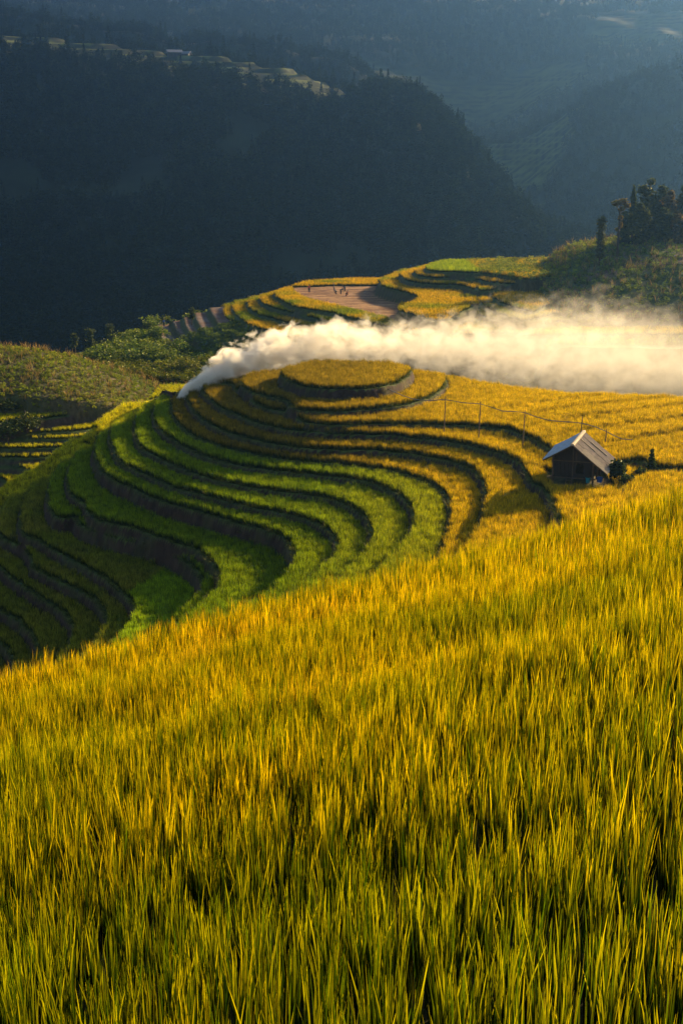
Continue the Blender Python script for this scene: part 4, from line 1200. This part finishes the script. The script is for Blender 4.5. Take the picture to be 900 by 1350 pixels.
# ================================================================== PEOPLE ON THE FAR SPUR
M_SKIN = simple_mat('skin', (0.30, 0.18, 0.11), 0.6, 0.1)
M_HAIR = simple_mat('hair', (0.015, 0.012, 0.01), 0.6, 0.1)
def person(loc, rz, pose, cloth, trousers, label):
    root = empty('person', loc, rz)
    tag(root, label, 'person', 'people working on the spur')
    bend = {'stand': 0.08, 'stoop': 1.15, 'crouch': 0.75}[pose]
    hip = 0.90 if pose != 'crouch' else 0.55
    sy, cy_ = math.sin(bend), math.cos(bend)
    def sp(l, x=0, f=0): return (x, hip * 0 + sy * l + f * cy_, hip + cy_ * l - f * sy)
    kz = 0.48 if pose != 'crouch' else 0.42; kf = 0.05 if pose != 'crouch' else 0.34
    J = [(0, 0, hip), sp(0.22), sp(0.42), sp(0.53), sp(0.58)]
    Rr = [0.14, 0.13, 0.15, 0.07, 0.055]
    E = [(0, 1), (1, 2), (2, 3), (3, 4)]
    def chain(start, pts, rad):
        prev = start
        for p_, r_ in zip(pts, rad):
            J.append(p_); Rr.append(r_); E.append((prev, len(J) - 1)); prev = len(J) - 1
    hands = []
    for s in (-1, 1):
        sh = sp(0.46, s * 0.18)
        if pose == 'stand': el = (s * 0.24, sh[1] + 0.02, sh[2] - 0.28); ha = (s * 0.25, sh[1] + 0.12, sh[2] - 0.52)
        else: el = (s * 0.22, sh[1] + 0.08, sh[2] - 0.26); ha = (s * 0.12, sh[1] + 0.22, sh[2] - 0.46)
        chain(2, [sh, el, ha], [0.065, 0.045, 0.035]); hands.append(ha)
        chain(0, [(s * 0.10, 0.0, hip - 0.06), (s * 0.12, kf * (1 if s > 0 else 0.6), kz), (s * 0.13, -0.05, 0.08), (s * 0.13, 0.12, 0.04)], [0.10, 0.065, 0.05, 0.04])
    me = bpy.data.meshes.new('body'); me.from_pydata(J, E, [])
    o = bpy.data.objects.new('body', me); COL.objects.link(o); o.parent = root
    sk = o.modifiers.new('skin', 'SKIN')
    for v, r_ in zip(me.skin_vertices[0].data, Rr): v.radius = (r_, r_)
    me.skin_vertices[0].data[0].use_root = True
    ss = o.modifiers.new('sub', 'SUBSURF'); ss.levels = 1; ss.render_levels = 1
    me.materials.append(cloth)
    # head with nose, ears
    hc = Vector(sp(0.72, 0, 0.02))
    bm = bmesh.new(); bmesh.ops.create_icosphere(bm, subdivisions=3, radius=0.105)
    for v in bm.verts:
        v.co.x *= 0.86; v.co.z *= 1.15
        if v.co.y > 0.08 and abs(v.co.z) < 0.03 and abs(v.co.x) < 0.025: v.co.y += 0.022
        if abs(v.co.x) > 0.083 and abs(v.co.z) < 0.03: v.co.x *= 1.15
    me = bpy.data.meshes.new('head'); bm.to_mesh(me); bm.free(); me.materials.append(M_SKIN)
    h = bpy.data.objects.new('head', me); COL.objects.link(h); h.parent = root; h.location = hc; h.rotation_euler = (-bend * 0.7, 0, 0)
    bm = bmesh.new(); bmesh.ops.create_icosphere(bm, subdivisions=2, radius=0.118)
    for v in list(bm.verts):
        if v.co.z < -0.02 and v.co.y > -0.02: bm.verts.remove(v)
    me = bpy.data.meshes.new('hair'); bm.to_mesh(me); bm.free(); me.materials.append(M_HAIR)
    o2 = bpy.data.objects.new('hair', me); COL.objects.link(o2); o2.parent = h; o2.location = (0, -0.012, 0.02)
    for ha in hands:
        b = MB()
        b.box(ha, (0.07, 0.05, 0.09))
        for f_ in range(4): b.tube([(ha[0] - 0.03 + 0.02 * f_, ha[1], ha[2] - 0.04), (ha[0] - 0.03 + 0.02 * f_, ha[1] + 0.02, ha[2] - 0.11 + 0.01 * abs(f_ - 1.5))], 0.009, 5)
        b.tube([(ha[0] + 0.03, ha[1], ha[2]), (ha[0] + 0.055, ha[1] + 0.02, ha[2] - 0.05)], 0.010, 5)
        b.build('hand', M_SKIN, root)
    # trousers as loose legs over the body's lower half
    b = MB()
    b.tube([(0, 0, hip + 0.16), (0, 0, hip - 0.06)], [0.15, 0.14], 8)
    for s in (-1, 1):
        b.tube([(s * 0.07, 0, hip + 0.08), (s * 0.11, kf * (1 if s > 0 else 0.6) * 0.5, (hip + kz) / 2), (s * 0.12, kf * (1 if s > 0 else 0.6), kz), (s * 0.13, -0.045, 0.12)], [0.13, 0.115, 0.09, 0.075], 8)
    b.build('trousers', trousers, root, True)
C_DARK = simple_mat('dark_cloth', (0.03, 0.03, 0.04), 0.9); C_BLUEC = simple_mat('blue_cloth', (0.07, 0.13, 0.30), 0.9)
C_RED = simple_mat('red_cloth', (0.40, 0.07, 0.05), 0.9); C_GREY = simple_mat('grey_cloth', (0.12, 0.12, 0.13), 0.9); C_ORG = simple_mat('orange_cloth', (0.45, 0.14, 0.05), 0.9)
for px, py, pose, rz, c1, c2, lab in [
    (440, 383, 'stand', 1.5, C_DARK, C_GREY, 'person in dark clothes standing, leftmost of the group on the brown plot'),
    (443, 388, 'crouch', 0.8, C_GREY, C_DARK, 'person crouching in grey clothes in front of the standing one'),
    (449, 388, 'stoop', -1.2, C_DARK, C_DARK, 'person bending down in the middle of the group on the brown plot'),
    (454.5, 384, 'stoop', 2.2, C_DARK, C_GREY, 'person stooping at the right end of the group on the brown plot'),
    (456.5, 391, 'crouch', -0.5, C_ORG, C_DARK, 'person in an orange top crouching nearest to the smoke'),
    (407.5, 386, 'stand', 0.4, C_RED, C_DARK, 'person in red standing alone at the left of the brown plot')]:
    x_, y_ = P(px, py, -25.26); g = float(far_pick(fh, np.array([x_]), np.array([y_]))[0])
    person((x_, y_, g), rz, pose, c1, c2, lab)
x_, y_ = P(216.5, 431.5, -33.0); g = float(far_pick(fh, np.array([x_]), np.array([y_]))[0])
person((x_, y_, g), 0.6, 'stand', C_BLUEC, C_DARK, 'person in blue standing on the skyline by the bare plots')

# ================================================================== FAR HOUSES
M_WALLP = simple_mat('house_wall', (0.045, 0.043, 0.042), 0.9, 0.15, 1.0); M_ROOFB = simple_mat('house_roof', (0.10, 0.11, 0.14), 0.6, 0.15, 1.0); M_DARKW = simple_mat('dark_opening', (0.03, 0.03, 0.03), 0.8)
def mount_z(x, y):
    u = x / y
    ji = int(round((u + 1) / 2 * 419)); di = int(np.searchsorted(Ds, y)); return float(Zm[di, ji])
def house(px, Y, w, l, h_, rz, lab, grp='far houses'):
    x_ = (px - 450) / FPX / CP * Y * 0.985
    root = empty('house', (x_, Y, mount_z(x_, Y) - 0.8), rz)
    tag(root, lab, 'house', grp)
    b = MB(); b.add([(-w/2,-l/2,0),(w/2,-l/2,0),(w/2,l/2,0),(-w/2,l/2,0),(-w/2,-l/2,h_),(w/2,-l/2,h_),(w/2,l/2,h_),(-w/2,l/2,h_),(-w/2,0,h_*1.5),(w/2,0,h_*1.5)],
        [(0,3,2,1),(0,1,5,4),(2,3,7,6),(1,2,6,9,5),(3,0,4,8,7)]); b.build('wall', M_WALLP, root)
    o_ = 0.8
    for s in (-1, 1):
        b = MB()
        y1 = s * (l / 2 + o_); z1 = h_ - 0.3
        b.add([(-w/2-o_, 0, h_*1.5+.12), (w/2+o_, 0, h_*1.5+.12), (w/2+o_, y1, z1+.12), (-w/2-o_, y1, z1+.12), (-w/2-o_, 0, h_*1.5), (w/2+o_, 0, h_*1.5), (w/2+o_, y1, z1), (-w/2-o_, y1, z1)],
              [(0,1,2,3),(4,7,6,5),(0,4,5,1),(1,5,6,2),(2,6,7,3),(3,7,4,0)]); b.build('roof', M_ROOFB, root)
    for k in (-0.28, 0.28):
        b = MB(); b.box((k * w, -l/2 - 0.02, h_ * 0.55), (w * 0.14, 0.1, h_ * 0.35)); b.build('window', M_DARKW, root)
    b = MB(); b.box((0, -l/2 - 0.02, h_ * 0.38), (w * 0.13, 0.1, h_ * 0.74)); b.build('door', M_DARKW, root)
house(246, 735, 7, 5, 2.6, 0.3, 'left one of the two faint roofs on the mountain shoulder at upper left')
house(258, 742, 6, 4.5, 2.4, -0.2, 'right one of the two faint roofs on the mountain shoulder at upper left')
house(496, 1010, 9, 6, 3, 0.2, 'pale faint house, leftmost of those high on the far mountain')
house(513, 1025, 11, 6, 3, -0.3, 'pale faint house in the middle of those high on the far mountain')
house(535, 1000, 8, 5, 3, 0.5, 'pale faint house, rightmost of those high on the far mountain')

# ================================================================== SMOKE
spine = [  # px, py, distance, radius in px of the photograph
 (234, 525, 149, 7), (246, 518, 149, 12), (262, 508, 149.5, 18), (285, 495, 150, 24), (310, 483, 151, 28), (340, 470, 152.5, 31), (370, 460, 154, 33), (410, 455, 157, 35), (450, 454, 160, 36),
 (500, 455, 162, 38), (550, 459, 164, 43), (600, 463, 167, 50), (650, 462, 170, 66), (700, 458, 173, 80), (750, 460, 175, 92), (800, 472, 176, 92), (850, 480, 177, 94), (920, 486, 178, 98), (1000, 488, 179, 100)]
sp = [(at(a, b, c), d * c / FPX) for a, b, c, d in spine]
X0, X1 = sp[0][0][0], sp[-1][0][0]
dense = []
for t in np.linspace(0, 1, 60):
    x = X0 - 0.6 + (X1 - X0 + 0.6) * t
    xs_ = [s[0][0] for s in sp]
    dense.append((x, np.interp(x, xs_, [s[0][1] for s in sp]), np.interp(x, xs_, [s[0][2] for s in sp]), np.interp(x, xs_, [s[1] for s in sp])))
b = MB(); n_ = 16
V = []; F = []
for (x, y, z, r_) in dense:
    for j in range(n_):
        a = 2 * math.pi * j / n_
        V.append((x, y + math.cos(a) * (r_ * 2.2 + 0.6), z + math.sin(a) * (r_ * 1.75 + 0.5)))
for i in range(len(dense) - 1):
    for j in range(n_):
        F.append((i * n_ + j, (i + 1) * n_ + j, (i + 1) * n_ + (j + 1) % n_, i * n_ + (j + 1) % n_))
F.append(tuple(range(n_))); F.append(tuple(range((len(dense) - 1) * n_ + n_ - 1, (len(dense) - 1) * n_ - 1, -1)))
b.add(V, F)
m, t_, N, L = nt('smoke')
out = N.new('ShaderNodeOutputMaterial'); pv = N.new('ShaderNodeVolumePrincipled')
geo = N.new('ShaderNodeNewGeometry'); sep = N.new('ShaderNodeSeparateXYZ'); L.new(geo.outputs['Position'], sep.inputs[0])
def mth(op, a, b_=None, c_=None):
    n = N.new('ShaderNodeMath'); n.operation = op
    for i, v in enumerate((a, b_, c_)):
        if v is None: continue
        if isinstance(v, (int, float)): n.inputs[i].default_value = v
        else: L.new(v, n.inputs[i])
    return n.outputs[0]
tx = mth('DIVIDE', mth('SUBTRACT', sep.outputs[0], X0), X1 - X0)
_tn = np.array([(s[0][0] - X0) / (X1 - X0) for s in sp])
def curve(vals):
    co = np.polyfit(_tn, vals, 6)
    acc = float(co[0])
    for c_ in co[1:]:
        acc = mth('ADD', mth('MULTIPLY', acc, tx), float(c_))
    return acc
cyv = curve([s[0][1] for s in sp]); czv = curve([s[0][2] for s in sp]); rv = curve([s[1] for s in sp])
dy = mth('DIVIDE', mth('SUBTRACT', sep.outputs[1], cyv), mth('MULTIPLY', rv, 1.3))
dz = mth('DIVIDE', mth('SUBTRACT', sep.outputs[2], czv), rv)
dist = mth('SQRT', mth('ADD', mth('MULTIPLY', dy, dy), mth('MULTIPLY', dz, dz)))
mp = N.new('ShaderNodeMapping'); mp.inputs['Scale'].default_value = (0.8, 0.8, 1.0); L.new(geo.outputs['Position'], mp.inputs[0])
nz = N.new('ShaderNodeTexNoise'); nz.inputs['Scale'].default_value = 0.55; nz.inputs['Detail'].default_value = 6.0; nz.inputs['Roughness'].default_value = 0.62; nz.inputs['Distortion'].default_value = 0.5
L.new(mp.outputs[0], nz.inputs['Vector'])
nzc = mth('SUBTRACT', nz.outputs[0], 0.5)
body = mth('ADD', mth('SUBTRACT', 0.80, dist), mth('MULTIPLY', nzc, mth('SUBTRACT', 3.8, mth('MULTIPLY', tx, 2.7))))
# sharper near the fire, softer downwind
soft = mth('ADD', mth('MULTIPLY', tx, 2.6), 0.30)
dens = mth('MULTIPLY', mth('MINIMUM', mth('MAXIMUM', mth('DIVIDE', body, soft), 0), 1), mth('ADD', mth('SUBTRACT', 0.34, mth('MULTIPLY', tx, 0.16)), mth('MULTIPLY', mth('POWER', mth('MAXIMUM', mth('SUBTRACT', 1.0, tx), 0.0), 5), 3.0)))
pv.inputs['Color'].default_value = (1.0, 0.95, 0.86, 1); pv.inputs['Anisotropy'].default_value = 0.3
L.new(dens, pv.inputs['Density'])
L.new(pv.outputs[0], out.inputs['Volume'])
sm = b.build('smoke', m)
m.cycles.volume_step_rate = 0.12
bm = bmesh.new(); bm.from_mesh(sm.data); bmesh.ops.recalc_face_normals(bm, faces=bm.faces[:])
if bm.calc_volume(signed=True) < 0: bmesh.ops.reverse_faces(bm, faces=bm.faces[:])
bm.to_mesh(sm.data); bm.free()
tag(sm, 'long cream coloured plume of smoke drifting to the right from a fire on the ridge', 'smoke', kind='stuff')

# ================================================================== HAZE
m, t_, N, L = nt('haze')
out = N.new('ShaderNodeOutputMaterial'); pv = N.new('ShaderNodeVolumePrincipled')
pv.inputs['Color'].default_value = (0.21, 0.47, 1.0, 1); pv.inputs['Density'].default_value = 0.00013; pv.inputs['Anisotropy'].default_value = 0.75
L.new(pv.outputs[0], out.inputs['Volume'])
b = MB(); zt = float(Zm.max()) + 12; print('haze top', zt)
b.box((0, 2900, (zt - 110) / 2), (13000, 7000, zt + 110))
hz_o = b.build('haze', m)
bm = bmesh.new(); bm.from_mesh(hz_o.data); bmesh.ops.recalc_face_normals(bm, faces=bm.faces[:])
if bm.calc_volume(signed=True) < 0: bmesh.ops.reverse_faces(bm, faces=bm.faces[:])
bm.to_mesh(hz_o.data); bm.free()
tag(hz_o, 'blue morning haze filling the valley in front of the mountains', 'haze', kind='stuff')
